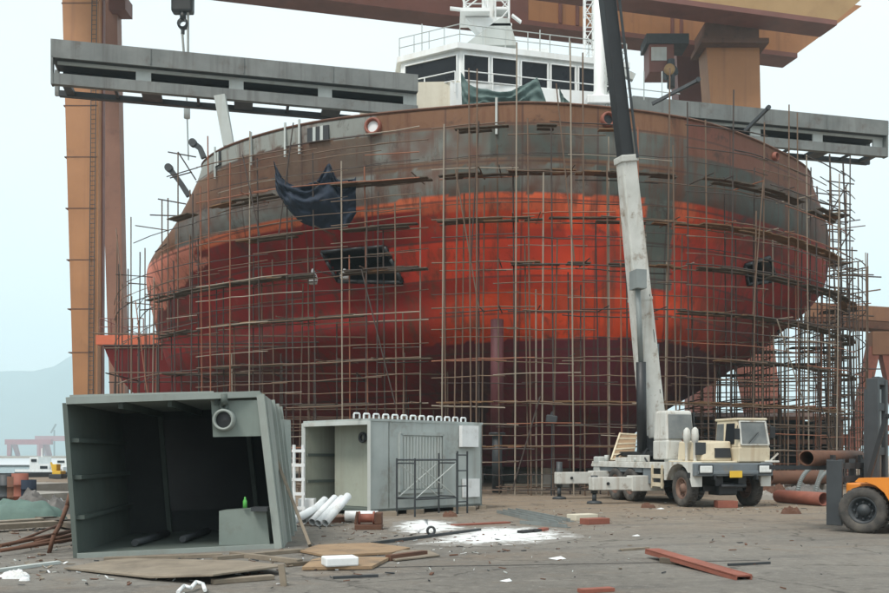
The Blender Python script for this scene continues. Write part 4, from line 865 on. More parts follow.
for x_ in (.55, 1.9):
    o = MB(); o.box((x_, -.17, .8), (x_+.08, .0, .93), .01); o.build('tow_hook', M_black, bp_)
o = MB(); o.box((1.0, .3, .34), (1.6, .9, .7), .05); o.tube((.9, .05, .62), (1.7, .05, .62), .05, n=8); o.build('axle_housing', M_dgrey, tk)
o = MB(); o.path([(.3, 3.3, 1.28), (.25, 3.5, 1.5), (.6, 3.9, 1.7), (.9, 4.2, 1.6)], .03, 6); o.build('hydraulic_hose', M_black, tk); o = MB(); o.path([(.4, 5.2, 1.28), (.3, 5.5, 1.45), (.7, 5.7, 1.6)], .03, 6); o.build('hydraulic_hose', M_black, tk)
o = MB(); o.box((.1, 3.4, 1.28), (.45, 4.3, 1.5), .02); o.box((.15, 4.5, 1.28), (.5, 5.3, 1.42), .02); o.build('tool_box', M_truck, tk)
# slatted counterweight guard leaning at the rear
cgm = MB(); e0, e1, e2, e3 = T(P(611, 460, 31)), T(P(634, 457, 30.6)), T(P(637, 434, 31.2)), T(P(620, 433, 31.6))
cgm.poly([e0, e1, e2, e3], .08, (0, 1, 0)); cgm = cgm.build('slatted_guard', M_ply, tk); cgm['label'] = 'tan slatted guard'
o = MB()
for f in (.02, .2, .4, .6, .8, .98): o.bar(e0.lerp(e3, f)+Vector((0, -.03, 0)), e1.lerp(e2, f)+Vector((0, -.03, 0)), .05, .05)
o.bar(e0+Vector((0, -.03, 0)), e3+Vector((0, -.03, 0)), .06, .06); o.build('slat', M_truckc, cgm)
# outriggers
for y, x1, zc in ((2.95, -1.8, .62), (5.9, -1.75, .72)):
    o = MB(); o.box((x1, y-.16, zc-.2), (.3, y+.16, zc+.2), .02); o.box((-.5, y-.2, zc-.24), (.6, y+.2, zc+.24), .02); org_ = o.build('outrigger', M_truck, tk)
    o = MB(); o.tube((x1+.12, y, zc-.3), (x1+.12, y, zc+.55 if y > 4 else zc+.25), .11, n=10); o.tube((x1+.12, y, .08), (x1+.12, y, zc-.3), .07, n=8); o.lathe((x1+.12, y, 0), (0, 0, 1), [(0, .001), (0, .24), (.07, .22), (.1, .08)], 14); o.build('jack', M_dgrey, org_)
    o = MB(); o.tube((x1+.5, y-.165, zc), (x1+.5, y-.2, zc), .05, n=8); o.build('pin', M_black, org_)
o = MB(); o.box((.02, 6.3, .75), (.3, 6.8, 1.45), .05); o.tube((.12, 5.9, 1.28), (.12, 5.9, 1.5), .08, n=8); o.tube((.1, 3.7, 1.28), (.1, 3.7, 1.42), .06, n=8); o.build('tank', M_lgrey, tk)

# ------------------------------------------------------------------ forklift carrying a pipe
fo = Vector((8.1, 17.35, 0)); fa = math.atan2(-.75, .66)
# local: +y forward, +x to the far side
fk = thing('forklift', 'orange forklift with tall black mast at the right edge of the yard', 'forklift', fo, R(48.6), world=False)
for c in ((0, 0, .44), (2.6, 0, .44)): wheel(fk, c, .44, .34, rimc=M_dgrey)
for c in ((.2, -2.2, .34), (2.4, -2.2, .34)): wheel(fk, c, .34, .3, rimc=M_dgrey)
o = MB()
arc = [(.53*math.cos(t), .44+.55*math.sin(t)) for t in (math.pi*i/9 for i in range(10))]
for x in (-.2, 2.42):
    o.poly([Vector((x, -2.4, .5)), Vector((x, -2.4, 1.0)), Vector((x, -.62, 1.08)), Vector((x, .05, 1.06)), Vector((x, .12, .99))]+[Vector((x, y, z)) for y, z in arc[4:9]]+[Vector((x, -.62, .42))], .36, (1, 0, 0))
o.box((.16, -2.4, .35), (2.42, .4, .95), .03); bd = o.build('body', M_yellow, fk)
o = MB(); o.box((.0, -2.9, .35), (2.6, -2.4, 1.25), .12); o.build('counterweight', M_yellow, fk)
o = MB(); o.box((-.23, -1.5, .55), (-.2, -.7, .85), .01); o.build('side_step', M_dgrey, bd)
o = MB(); o.box((.8, -1.5, .95), (1.8, -.9, 1.15), .05); o.box((.8, -1.65, 1.1), (1.8, -1.45, 1.65), .05); o.build('seat', M_black, fk)
o = MB()
for x in (.5, 2.1):
    for y0, y1 in ((.1, -.25), (-1.9, -1.8)): o.bar((x, y0, .95), (x, y1, 2.25), .08, .08)
    o.bar((x, -.25, 2.25), (x, -1.8, 2.25), .08, .08)
for k in range(5): o.bar((.5, -.25-k*.38, 2.28), (2.1, -.25-k*.38, 2.28), .06, .05)
o.build('overhead_guard', M_black, fk)
for x in (1.9, 2.5):
    o = MB(); o.box((x-.09, .28, .15), (x+.09, .5, 3.12), .01); o.box((x-.06, .5, .15), (x+.05, .56, 2.9)); mr = o.build('mast_rail', M_dgrey, fk)
o = MB()
for z in (.4, 1.5, 2.45, 3.0): o.box((1.98, .3, z), (2.42, .44, z+.16)); o.build('mast_crossbar', M_dgrey, fk); o = MB()
o = MB(); o.tube((2.2, .36, .3), (2.2, .36, 2.9), .05, n=8); o.build('lift_cylinder', M_grey, fk)
o = MB()
for z in (.95, 1.22): o.box((0, .6, z), (2.6, .7, z+.12))
for x in (.02, .7, 1.4, 2.1, 2.5): o.box((x, .6, .9), (x+.07, .72, 1.42))
o.build('carriage', M_dgrey, fk)
o = MB(); o.box((-.06, .4, .12), (.0, .7, 1.4), .01); o.build('side_plate', M_dgrey, fk)
for x in (.35, 2.1):
    o = MB(); o.box((x, .72, 1.2), (x+.16, 2.0, 1.28)); o.box((x, .7, 1.2), (x+.16, .76, 1.5)); o.build('fork', M_black, fk)
pp = thing('steel_pipe', 'rusty pipe carried across the forks of the orange forklift', 'pipe', P(848, 454, 19))
def pipe(a, c, r, mat, parent, name='pipe_wall'):
    o = MB(); a, c = Vector(a), Vector(c); L = (c-a).length; o.lathe(a, c-a, [(0, r*.86), (0, r), (L, r), (L, r*.86), (0, r*.86)], 18); return o.build(name, mat, parent)
def lpipe(label, a, c, r, mat, name='steel_pipe', group=None):
    o = pipe(a, c, r, mat, None, name); return tag(o, label, 'pipe', group)
fm = Matrix.Translation(fo) @ Matrix.Rotation(R(48.6), 4, 'Z')
bpy.data.objects.remove(pp)
lpipe('rusty pipe carried across the forks of the orange forklift', fm @ Vector((-.35, .98, 1.44)), fm @ Vector((2.9, .98, 1.44)), .16, M_rust)

# ------------------------------------------------------------------ the two steel modules
md = thing('steel_module', 'grey green open steel module with dark inside standing nearest on the left', 'steel module', (-4.1, 15, 0))
a, bq = G(78, 558), G(278, 548)
ta, tb = P(67, 403, a.y), P(260, 396, bq.y)
dv = Vector((-.42, 3.55, 0))
def plate(pts, t, n): o = MB(); o.poly(pts, t, n); return o
FN = Vector((-(bq-a).y, (bq-a).x, 0)).normalized()   # inward
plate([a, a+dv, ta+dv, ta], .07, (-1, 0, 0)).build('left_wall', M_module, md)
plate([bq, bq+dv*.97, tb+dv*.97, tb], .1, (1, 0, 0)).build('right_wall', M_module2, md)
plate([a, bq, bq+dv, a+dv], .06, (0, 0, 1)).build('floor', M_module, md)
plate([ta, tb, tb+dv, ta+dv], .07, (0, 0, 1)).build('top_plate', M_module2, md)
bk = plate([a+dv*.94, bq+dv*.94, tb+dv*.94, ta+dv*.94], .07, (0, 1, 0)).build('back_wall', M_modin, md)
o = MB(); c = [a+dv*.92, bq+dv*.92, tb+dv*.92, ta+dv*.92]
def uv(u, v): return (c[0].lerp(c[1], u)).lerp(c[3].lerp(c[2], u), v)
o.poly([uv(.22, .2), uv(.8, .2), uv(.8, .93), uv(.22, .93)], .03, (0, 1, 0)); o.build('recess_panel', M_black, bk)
for u in (.24, .8, .9):
    o = MB(); o.bar(uv(u, .03), uv(u, .97), .08, .1); o.build('back_stiffener', M_modmid, bk)
for f in (.26, .52, .76):
    p = a.lerp(ta, f); o = MB(); o.bar(p+Vector((.05, .06, 0)), p+dv*.9+Vector((.05, 0, 0)), .12, .06); o.build('stiffener', M_modmid, md)
for f in (.25, .5, .75):
    p = ta.lerp(tb, f); o = MB(); o.bar(p+Vector((0, .06, -.05)), p+dv*.9+Vector((0, 0, -.05)), .06, .12); o.build('stiffener', M_modmid, md)
o = MB(); o.bar(tb+Vector((.02, -.04, .02)), bq+Vector((.02, -.04, 0)), .12, .1); o.bar(a+Vector((0, -.03, .03)), bq+Vector((0, -.03, .03)), .06, .08); o.bar(ta+Vector((0, -.03, .03)), tb+Vector((0, -.03, .03)), .06, .1); o.build('edge_frame', M_module2, md)
dS = lambda px: 14.35
up_ = plate([P(213, 437, 14.25), P(261, 436, 14.45), P(259, 400, 14.45), P(211, 401, 14.25)], .05, (0, 1, 0)).build('upper_panel', M_modup, md)
o = MB(); o.lathe(P(225, 420, 14.3), (0, -1, 0), [(0, .13), (.14, .13), (.14, .165), (.1, .175), (0, .175)], 22); pf = o.build('pipe_flange', M_module2, up_)
o = MB(); o.lathe(P(225, 420, 14.24), (0, -1, 0), [(0, .14), (.02, .001)], 20); o.build('bore', M_black, pf)
o = MB(); o.lathe(P(224.5, 407, 14.28), (0, -1, 0), [(0, .07), (.08, .07), (.08, .03), (.02, .001)], 14); o.tube(P(224.5, 405, 14.2), P(223.5, 394, 14.2), .06, n=10); o.build('vent_pipe', M_module, up_)
plate([P(219, 549, 14.4), P(270, 547, 14.5), P(266, 508, 14.5), P(219, 511, 14.4)], .5, (0, 1, 0)).build('lower_panel', M_modup, md)
o = MB(); o.box((P(252, 0, 14.4).x, 14.3, P(0, 511, 14.4).z), (P(268, 0, 14.4).x, 14.6, P(0, 507, 14.4).z)); o.build('panel_ledge', M_dgrey, md)
# sideways deck strip on the roof, at the far top
o = MB(); o.bar(P(72, 399, 17), P(214, 395, 17.6), .5, .12); o.build('roof_strip', M_module2, md)
o = MB(); o.box((P(213, 0, 15).x, 14.7, 2.38), (P(232, 0, 15).x, 15.3, 2.52), .02); o.build('roof_block', M_lgrey, md)
for px0, py0, px1, py1 in ((128, 553, 160, 543), (177, 549, 202, 540)):
    o = MB(); o.tube(G(px0, py0)+Vector((0, .3, .13)), G(px1, py1)+Vector((0, .4, .13)), .055, n=10); tag(o.build('pipe_stub', M_dgrey, md))
# outer stiffened back end plates at right
plate([P(279, 530, 17.6), P(292, 529, 17.8), P(290, 420, 17.8), P(279, 419, 17.6)], .08, (0, 1, 0)).build('end_flange', M_module2, md)
o = MB()
for f in (.3, .62, .9): q = bq.lerp(bq+dv, f); t_ = tb.lerp(tb+dv, f); o.bar(q+Vector((.12, 0, 0)), t_+Vector((.12, 0, 0)), .08, .06)
o.build('outer_stiffener', M_module2, md)
o = MB(); q = P(245, 508, 14.42); o.lathe(q, (0, 0, 1), [(0, .001), (0, .035), (.11, .035), (.15, .014), (.17, .018), (.18, .001)], 12); tag(o.build('bottle', M_greenb), 'bright green bottle standing in the open module', 'bottle')

m2 = thing('steel_module', 'pale green grey steel module with corrugated shutter, beside the rusty machine', 'steel module', (-1.4, 25, 0))
k0 = Vector((-1.83, 22.1, 0)); u1 = Vector((2.87, 2.9, 0)); u2 = Vector((-1.9, 1.88, 0)); H = 2.34
zu = Vector((0, 0, 1)); n1 = Vector((u1.y, -u1.x, 0)).normalized(); n2_ = Vector((-u2.y, u2.x, 0)).normalized()
def q2(s, z, off=0): return k0+u1*s+zu*z+n1*off
z0 = .1
plate([q2(0, z0), q2(1, z0), q2(1, H), q2(0, H)], .06, -n1).build('front_wall', M_module3, m2)
plate([k0+u1+zu*z0, k0+u1+u2+zu*z0, k0+u1+u2+zu*H, k0+u1+zu*H], .06, -u1.normalized()).build('end_wall', M_module3, m2)
plate([k0+u2+zu*z0, k0+u2+u1+zu*z0, k0+u2+u1+zu*H, k0+u2+zu*H], .06, n1).build('back_wall', M_modpale, m2)
plate([k0+zu*z0, k0+u1+zu*z0, k0+u1+u2+zu*z0, k0+u2+zu*z0], .06, (0, 0, 1)).build('floor', M_module, m2)
plate([k0+zu*H-u1*.01-u2*.01, k0+u1*1.01+zu*H, k0+u1*1.01+u2+zu*H, k0+u2-u1*.01+zu*H], .06, (0, 0, 1)).build('roof', M_module3, m2)
e_ = u1.normalized()
ins = plate([k0+e_*.6+zu*(z0+.07), k0+e_*.6+u2*.8+zu*(z0+.07), k0+e_*.6+u2*.8+zu*(H-.02), k0+e_*.6+zu*(H-.02)], .05, e_).build('inner_partition', M_modpale, m2)
o = MB(); o.lathe(k0+e_*.58+u2*.35+zu*1.95, -e_, [(0, .14), (.06, .14), (.06, .08), (0, .08)], 16); o.lathe(k0+e_*.58+u2*.18+zu*2.12, -e_, [(0, .08), (.05, .08), (.05, .001)], 12); o.build('port', M_dgrey, ins)
plate([k0+e_*1.3+u2*.8+zu*(z0+.07), k0+e_*1.3+u2*.985+zu*(z0+.07), k0+e_*1.3+u2*.985+zu*(H-.02), k0+e_*1.3+u2*.8+zu*(H-.02)], .05, e_).build('inner_wall', M_modmid, m2)
o = MB()
for z in (.8, 1.5): o.bar(k0+u2*.97+zu*z-e_*0+n1*.05, k0+u2*.97+e_*1.2+zu*z+n1*.05, .06, .08)
o.build('inner_rib', M_module, m2)
o = MB(); o.bar(k0+u2+zu*z0-e_*.03, k0+u2+zu*H-e_*.03, .1, .08); o.bar(k0+zu*(H-.04)-e_*.03, k0+u2+zu*(H-.04)-e_*.03, .06, .1); o.bar(k0+zu*z0-e_*.03, k0+zu*H-e_*.03, .08, .08); o.build('edge_frame', M_lgrey, m2)
# shutter
sw = MB(); sw.poly([q2(.26, .62, .012), q2(.6, .62, .012), q2(.6, 2.0, .012), q2(.26, 2.0, .012)], .01, n1); sw = sw.build('shutter', M_lgrey, m2)
o = MB()
for i in range(13): s_ = .275+i*.0265; o.bar(q2(s_, .64, .035), q2(s_, 1.97, .035), .05, .03, up=n1)
o.build('corrugation', M_lgrey, sw)
o = MB()
for a_, c_ in (((.24, .56), (.24, 2.05)), ((.62, .56), (.62, 2.05)), ((.24, 2.05), (.62, 2.05)), ((.24, .56), (.62, .56))): o.bar(q2(a_[0], a_[1], .03), q2(c_[0], c_[1], .03), .09, .07, up=n1)
o.build('shutter_frame', M_module3, sw)
o = MB(); o.poly([q2(.77, 1.72, .02), q2(.93, 1.72, .02), q2(.93, 2.3, .02), q2(.77, 2.3, .02)], .12, n1); jb = o.build('junction_box', M_foam, m2)
o = MB(); o.poly([q2(.8, .35, .015), q2(.96, .35, .015), q2(.96, .85, .015), q2(.8, .85, .015)], .05, n1); o.build('lower_cover', M_foam, m2)
for i in range(13):
    s_ = -.06+i*.078; base_ = k0+u1*s_+u2*.12+zu*(H+.06)
    o = MB(); o.path([base_, base_+zu*.11, base_+zu*.13+e_*.03, base_+zu*.13+e_*.15, base_+zu*.11+e_*.18, base_+e_*.18], .025, 6); o.build('lifting_lug', M_foam, m2)
o = MB()
for s_, ln in ((.02, .3), (.3, .22), (.72, .3), (.97, .1)): o.box(*[tuple(v) for v in ((q2(s_, 0)-Vector((0, 0, 0))), (q2(s_, 0)+Vector((ln*2, .5, .1))))]); o.build('skid', M_plank, m2); o = MB()
pass
# welded frame trestle in front
fs = thing('frame_trestle', 'low welded tube trestle with crossed braces before the corrugated shutter', 'trestle', q2(.5, 0, .6))
def tr(s, z, off): return q2(s, z, off)
o = MB()
for s_ in (.14, .5):
    for of in (.35, 1.0): o.tube(tr(s_, 0, of), tr(s_, 1.42 if s_ < .5 else 1.55, of), .024, n=6)
    for z in (.45, 1.3): o.tube(tr(s_, z, .35), tr(s_, z, 1.0), .02, n=6)
    o.build('end_frame', M_dgrey, fs); o = MB()
for of in (.35, 1.0): o.tube(tr(.14, 1.38, of), tr(.5, 1.38, of), .024, n=6); o.tube(tr(.14, .42, of), tr(.5, .42, of), .022, n=6)
o.build('rail', M_dgrey, fs)
o = MB()
for of in (.35, 1.0): o.tube(tr(.15, .45, of), tr(.49, 1.3, of), .014, n=5); o.tube(tr(.15, 1.3, of), tr(.49, .45, of), .014, n=5)
o.build('cross_brace', M_lgrey, fs)
o = MB()
for s_ in (.53, .62):
    o.tube(tr(s_, 0, .9), tr(s_, 1.6, .9), .024, n=6)
for z in (.3, .7, 1.1, 1.5): o.tube(tr(.53, z, .9), tr(.62, z, .9), .018, n=6)
tag(o.build('ladder_frame', M_dgrey), 'short dark ladder frame right of the welded trestle', 'ladder frame')
o = MB()
for x in (P(294, 0, 22).x, P(303, 0, 22).x): o.tube((x, 22, 0), (x, 22, 1.75), .04, n=6)
for z in (.2, .55, .9, 1.25, 1.6): o.bar((P(292, 0, 22).x, 22, z), (P(305, 0, 22).x, 22, z), .07, .07)
tag(o.build('ladder_frame', M_foam), 'pale rack of short rungs between the two steel modules', 'ladder frame')

# ------------------------------------------------------------------ things lying about the yard
# pale pipes in a heap beside the open end of the far module
pipes = [((290, 527), (322, 505), .5, .09, 'lowest pale pipe of the leaning heap, at its left end'), ((303, 525), (325, 500), .62, .09, 'pale pipe leaning second from left in the heap'), ((312, 526), (335, 498), .66, .085, 'pale pipe leaning in the middle of the heap'),
         ((318, 527), (342, 498), .7, .08, 'pale pipe leaning second from right in the heap'), ((325, 527), (348, 496), .74, .085, 'steepest pale pipe at the right of the heap')]
for (x0, y0), (x1, y1), zt, r, lb in pipes:
    a_ = G(x0, y0)+Vector((0, 0, r)); c_ = P(x1, y1, a_.y+.9); lpipe(lb, a_, c_, r, M_foam, 'pale_pipe', 'pale pipes heaped by the modules')
lpipe('pale pipe lying flat right of the leaning heap', G(345, 517, .12)+Vector((0, 0, .02)), G(378, 517, .12)+Vector((0, 0, .02)), .12, M_foam, 'pale_pipe', 'pale pipes heaped by the modules')
def crate(name, mat, label, cat, p0, p1, d_, h_, bev=.01, z=0):
    a_, c_ = G(*p0), G(*p1); a_.z = c_.z = z; dr = (c_-a_).normalized(); nn = Vector((-dr.y, dr.x, 0))*d_; Z = Vector((0, 0, h_))
    o = MB(); o.hexa([a_, c_, c_+nn, a_+nn, a_+Z, c_+Z, c_+nn+Z, a_+nn+Z], bev); return tag(o.build(name, mat), label, cat)
crate('box', M_foam, 'white box behind the leaning pale pipes', 'box', (298, 516), (314, 516), .4, .42)
crate('pallet', M_rust, 'low rusty skid under the leaning pale pipes', 'skid', (300, 524), (352, 522), .6, .12)
# rusty winch machine
rm = thing('winch', 'small rusty winch machine on the ground beside the pale pipes', 'winch', G(368, 530))
q = G(368, 530); o = MB(); o.box((q.x-.27, q.y, 0), (q.x+.27, q.y+.5, .1), .01); o.build('base', M_rust, rm)
o = MB(); o.lathe(q+Vector((-.22, .25, .22)), (1, 0, 0), [(0, .001), (0, .14), (.04, .14), (.04, .09), (.3, .09), (.3, .14), (.34, .14), (.34, .001)], 16); o.build('drum', M_rustred, rm)
o = MB(); o.box((q.x+.12, q.y+.05, .1), (q.x+.27, q.y+.42, .34), .02); o.build('motor', M_rust, rm)
o = MB(); o.tube(q+Vector((-.26, .1, .1)), q+Vector((-.22, .1, .36)), .03, n=6); o.build('lever', M_rust, rm)
# sheet goods
def board(name, mat, label, cat, pts, t, lift=None):
    p = [G(*q) for q in pts]
    if lift: p = [v+Vector((0, 0, l)) for v, l in zip(p, lift)]
    o = MB(); o.poly([v+Vector((0, 0, .012)) for v in p], t, (0, 0, 1)); return tag(o.build(name, mat), label, cat)
board('plywood_sheet', M_ply, 'large tan plywood sheet lying behind the white foam block', 'plywood sheet', [(300, 553), (326, 558), (392, 555), (410, 550), (372, 545), (318, 547)], .03)
board('plywood_sheet', M_ply, 'tan plywood sheet with the white foam block on it', 'plywood sheet', [(302, 571), (372, 570), (389, 561), (330, 559), (312, 563)], .04)
board('plywood_sheet', M_plank, 'brown board right of the larger plywood sheet', 'board', [(386, 559), (396, 562), (440, 557), (428, 552), (400, 552)], .02)
ww_ = crate('foam_block', M_foam, 'white foam block lying on tan plywood', 'foam block', (326, 571.5), (359, 570), .3, .12, .02, z=.053)
# warped plate
pl_ = [(64, 570), (150, 581), (213, 586), (287, 574), (240, 564), (120, 560)]
board('steel_plate', M_plank, 'big warped grey brown plate on the ground before the open module', 'steel plate', pl_, .02, [0, .02, .1, .08, .02, 0])
crate('timber', M_plank, 'dark block propping the warped plate', 'timber', (214, 585), (275, 580), .12, .06)
o = MB(); o.path([G(178, 592, .05), G(184, 586, .07), G(191, 588, .05), G(196, 582, .08), G(203, 584, .06), G(205, 590, .05)], .022, 8); tag(o.build('hose', M_foam), 'crumpled white hose lying at the bottom edge of the yard', 'hose')
def bar(name, mat, label, cat, p0, p1, w_, h_, z0=.0, z1=None, group=None, d0=None):
    a_ = G(*p0)+Vector((0, 0, h_/2+z0+.003)); c_ = G(*p1)+Vector((0, 0, h_/2+(z0 if z1 is None else z1)+.003)); o = MB(); o.bar(a_, c_, w_, h_); return tag(o.build(name, mat), label, cat, group)
bar('steel_bar', M_dgrey, 'thin dark bar lying below the foam block', 'steel bar', (333, 579), (378, 577), .04, .03)
bar('timber', M_plank, 'long plank at the foot of the open module', 'plank', (104, 561), (222, 557), .16, .05)
bar('timber', M_plank, 'plank end sticking out beside the plywood, right of the module', 'plank', (215, 560), (302, 552), .14, .05)
bar('timber', M_plank, 'short crooked plank before the module lower panel', 'plank', (232, 556), (300, 564), .1, .06)
bar('timber', M_board, 'dark stick lying beneath the tan plywood', 'plank', (286, 567), (330, 563), .06, .05)
o = MB(); o.bar(G(284, 586), P(281, 564, 10.3), .07, .05); tag(o.build('timber', M_plank), 'small upright stake beside the warped plate', 'stake')
o = MB(); q = G(310, 547); o.bar(q+Vector((0, 0, .02)), P(276, 458, 15.6), .1, .05, up=Vector((1, 0, 0))); tag(o.build('timber', M_plank), 'long brown plank leaning on the right side of the open module', 'plank')
# steel channel, red
rb = thing('steel_channel', 'red brown steel channel lying alone on the right foreground concrete', 'steel channel', G(698, 570))
a_, c_ = G(652, 558), G(744, 580); dr = (c_-a_).normalized(); nn = Vector((-dr.y, dr.x, 0))
o = MB(); o.bar(a_+Vector((0, 0, .13)), c_+Vector((0, 0, .05)), .22, .02); o.build('web', M_rustred, rb)
o = MB(); o.bar(a_+nn*.1+Vector((0, 0, .1)), c_+nn*.1+Vector((0, 0, .03)), .02, .07); o.bar(a_-nn*.1+Vector((0, 0, .1)), c_-nn*.1+Vector((0, 0, .03)), .02, .07); o.build('flange', M_rustred, rb)
crate('timber', M_board, 'dark timber chock under the end of the red channel', 'timber', (659, 563), (676, 565), .2, .08)
bar('timber', M_plank, 'thin pale stick lying left of the red channel', 'stick', (621, 551), (648, 549), .07, .03)
bar('steel_bar', M_dgrey, 'thin rod lying right of the red channel', 'steel bar', (728, 566), (770, 564), .03, .03)
for i, (x0, y0, x1, y1, lb) in enumerate([(497, 513, 549, 525, 'nearest grey angle bar of the bundle by the white powder'), (503, 512, 558, 525, 'second grey angle bar in the bundle by the white powder'), (508, 511, 562, 523, 'third grey angle bar in the bundle by the white powder'), (516, 511, 570, 522, 'farthest grey angle bar of the bundle by the white powder'), (520, 524, 567, 528, 'short grey angle bar lying across the bundle end')]):
    o = MB(); p0, p1 = G(x0, y0), G(x1, y1); o.bar(p0+Vector((0, 0, .04)), p1+Vector((0, 0, .04)), .02, .08); o.bar(p0+Vector((.05, 0, .012)), p1+Vector((.05, 0, .012)), .1, .012); tag(o.build('angle_bar', M_grey), lb, 'angle bar', 'grey angle bars by the white powder')
crate('block', M_cream, 'pale beige block behind the red brick block', 'block', (576, 521), (598, 520), .35, .14)
crate('block', M_rustred, 'red brick block beside the pale beige block', 'block', (588, 525), (610, 524), .3, .13)
crate('block', M_rustred, 'bright red block on the ground under the truck bumper', 'block', (718, 508), (738, 508), .4, .2)
bar('steel_pipe', M_dgrey, 'long thin dark rod slanting across the left of the white powder', 'rod', (372, 545), (480, 531), .06, .05)
o = MB(); q = G(431, 536); o.lathe(q+Vector((0, 0, .1)), (.3, -1, 0), [(-.02, .05), (-.02, .09), (.02, .09), (.02, .05), (-.02, .05)], 14); tag(o.build('ring', M_dgrey), 'dark ring standing against the thin rod', 'ring')
crate('block', M_black, 'black slab lying in the white powder, left one', 'slab', (523, 534), (533, 533), .15, .06); crate('block', M_black, 'black slab lying in the white powder, right one', 'slab', (535, 533), (542, 532), .15, .06)
crate('block', M_rustred, 'small pinkish brick at the right end of the black slabs', 'brick', (543, 532), (549, 531), .12, .07)
bar('timber', M_rustred, 'rusty flat strip lying behind the white powder', 'strip', (453, 526), (508, 523), .2, .03)
bar('timber', M_rust, 'brown pole lying on the dusty patch near the plywood', 'pole', (388, 561), (425, 556), .1, .08)
bar('timber', M_rustred, 'red brown strip at the very bottom edge of the yard', 'strip', (580, 593), (612, 591), .12, .04)
# white powder
def blob_mat():
    m = bpy.data.materials.new('white_powder'); m.use_nodes = True; nt = m.node_tree; bs = nt.nodes['Principled BSDF']; v = nd(nt, 'ShaderNodeTexCoord').outputs['Object']
    bs.inputs['Roughness'].default_value = .95
    at = nd(nt, 'ShaderNodeAttribute', attribute_name='thin')          # how thin the layer lies, 1 at its rim
    a = nd(nt, 'ShaderNodeMath', operation='MULTIPLY_ADD'); nt.links.new(at.outputs['Fac'], a.inputs[0]); a.inputs[1].default_value = .34; nt.links.new(noi(nt, v, 2.2, 9, .78, .5), a.inputs[2])
    nt.links.new(mixc(nt, ramp(nt, a.outputs[0], .64, .76), (.62, .63, .62), (.19, .176, .155)), bs.inputs['Base Color']); return m
MP = blob_mat()
def spill(name, outline, label, cat, mat, seed):
    o = MB(); pts_ = []
    n = len(outline)
    for i in range(n*9):
        t = i/9; a_ = Vector(outline[int(t) % n]); c_ = Vector(outline[(int(t)+1) % n]); q = a_.lerp(c_, t-int(t)); q += Vector((7*noise.noise((q.x*.12, q.y*.5, seed)), 1.3*noise.noise((q.x*.2, q.y*.5, seed+3)))); pts_.append(G(q.x, q.y))
    cen = sum(pts_, Vector())/len(pts_); th = o.bm.verts.layers.float.new('thin'); rings = [[o.bm.verts.new(cen.lerp(p, f)+Vector((0, 0, .005+.006*(1-f)+.006*abs(noise.noise((p.x*3*f, p.y*f, seed)))*(f < 1)))) for p in pts_] for f in (.3, .6, .85, 1)]
    top = o.bm.verts.new(cen+Vector((0, 0, .013))); m_ = len(pts_)
    for i in range(m_): o.bm.faces.new((top, rings[0][i], rings[0][(i+1) % m_]))
    for A_, B_ in zip(rings, rings[1:]):
        for i in range(m_): o.bm.faces.new((A_[i], B_[i], B_[(i+1) % m_], A_[(i+1) % m_]))
    for v in rings[-1]: v.co.z = .003
    for f_, rg in zip((.15, .45, .8, 1), rings):
        for v in rg: v[th] = f_
    for f in o.bm.faces: f.smooth = True
    bmesh.ops.recalc_face_normals(o.bm, faces=o.bm.faces[:])
    return tag(o.build(name, mat), label, cat)
spill('powder_spill', [(408, 545), (470, 547), (545, 544), (588, 537), (562, 529), (515, 526), (478, 527), (436, 536)], 'broad white powder spill round the black slabs', 'powder spill', MP, 1)
spill('powder_spill', [(388, 531), (420, 537), (452, 534), (470, 528), (455, 521), (420, 519), (395, 522)], 'smaller white powder spill before the pale module', 'powder spill', MP, 2)
sheetm = pm('brown_dust', (.19, .13, .085), (.14, .1, .07), 1.5, .95)
# small litter
rs = random.Random(12)
for i, (px, py, mat, lb, sz) in enumerate([(636, 536, M_foam, 'white scrap on bare concrete in the middle of the yard', .1), (507, 581, M_foam, 'white scrap lying nearest the camera', .1), (660, 509, M_foam, 'white scrap beside the truck front wheel', .12), (558, 559, M_foam, 'grey scrap on the slab joint', .14)]):
    o = MB(); q = G(px, py); n_ = 7
    ring = [o.bm.verts.new(q+Vector((math.cos(k*math.tau/n_)*sz*rs.uniform(.5, 1.1), math.sin(k*math.tau/n_)*sz*rs.uniform(.5, 1.1), .004))) for k in range(n_)]; t_ = o.bm.verts.new(q+Vector((sz*.3, 0, sz*.3)))
    for k in range(n_): o.bm.faces.new((ring[k], ring[(k+1) % n_], t_))
    tag(o.build('scrap', mat), lb, 'scrap')
def heap(name, mat, label, cat, px, py, wd, h, dep=None, seed=0, n=18, jag=.5):
    """an uneven mound standing on the ground"""
    q = G(px, py); dep = dep or wd*.6; o = MB(); g = []
    for j in range(n+1):
        row = []
        for i in range(n+1):
            u, v = i/n*2-1, j/n*2-1; e = max(0, 1-(abs(u)**2.4+abs(v)**2.4)); nz = noise.noise((u*2.2+seed, v*2.2, seed*1.7))+.6*noise.noise((u*6, v*6, seed))
            row.append(o.bm.verts.new(q+Vector((u*wd/2*(1+.1*nz), dep/2+v*dep/2, max(-.01, h*(e**.5)*(.75+jag*nz))))))
        g.append(row)
    for A_, B_ in zip(g, g[1:]):
        for i in range(n): f = o.bm.faces.new((A_[i], A_[i+1], B_[i+1], B_[i])); f.smooth = jag < .45
    return tag(o.build(name, mat), label, cat)
heap('scrap_heap', M_rust, 'small rusty scrap lump on the ground by the truck steps', 'scrap', 649, 508, .4, .16, seed=2)
heap('scrap_heap', M_rust, 'rusty scrap lump on the ground before the hollow pipe', 'scrap', 793, 514, .5, .2, seed=3)
heap('scrap_heap', M_rust, 'dark scrap lump at the foot of the pale module', 'scrap', 450, 517, .35, .16, seed=4)
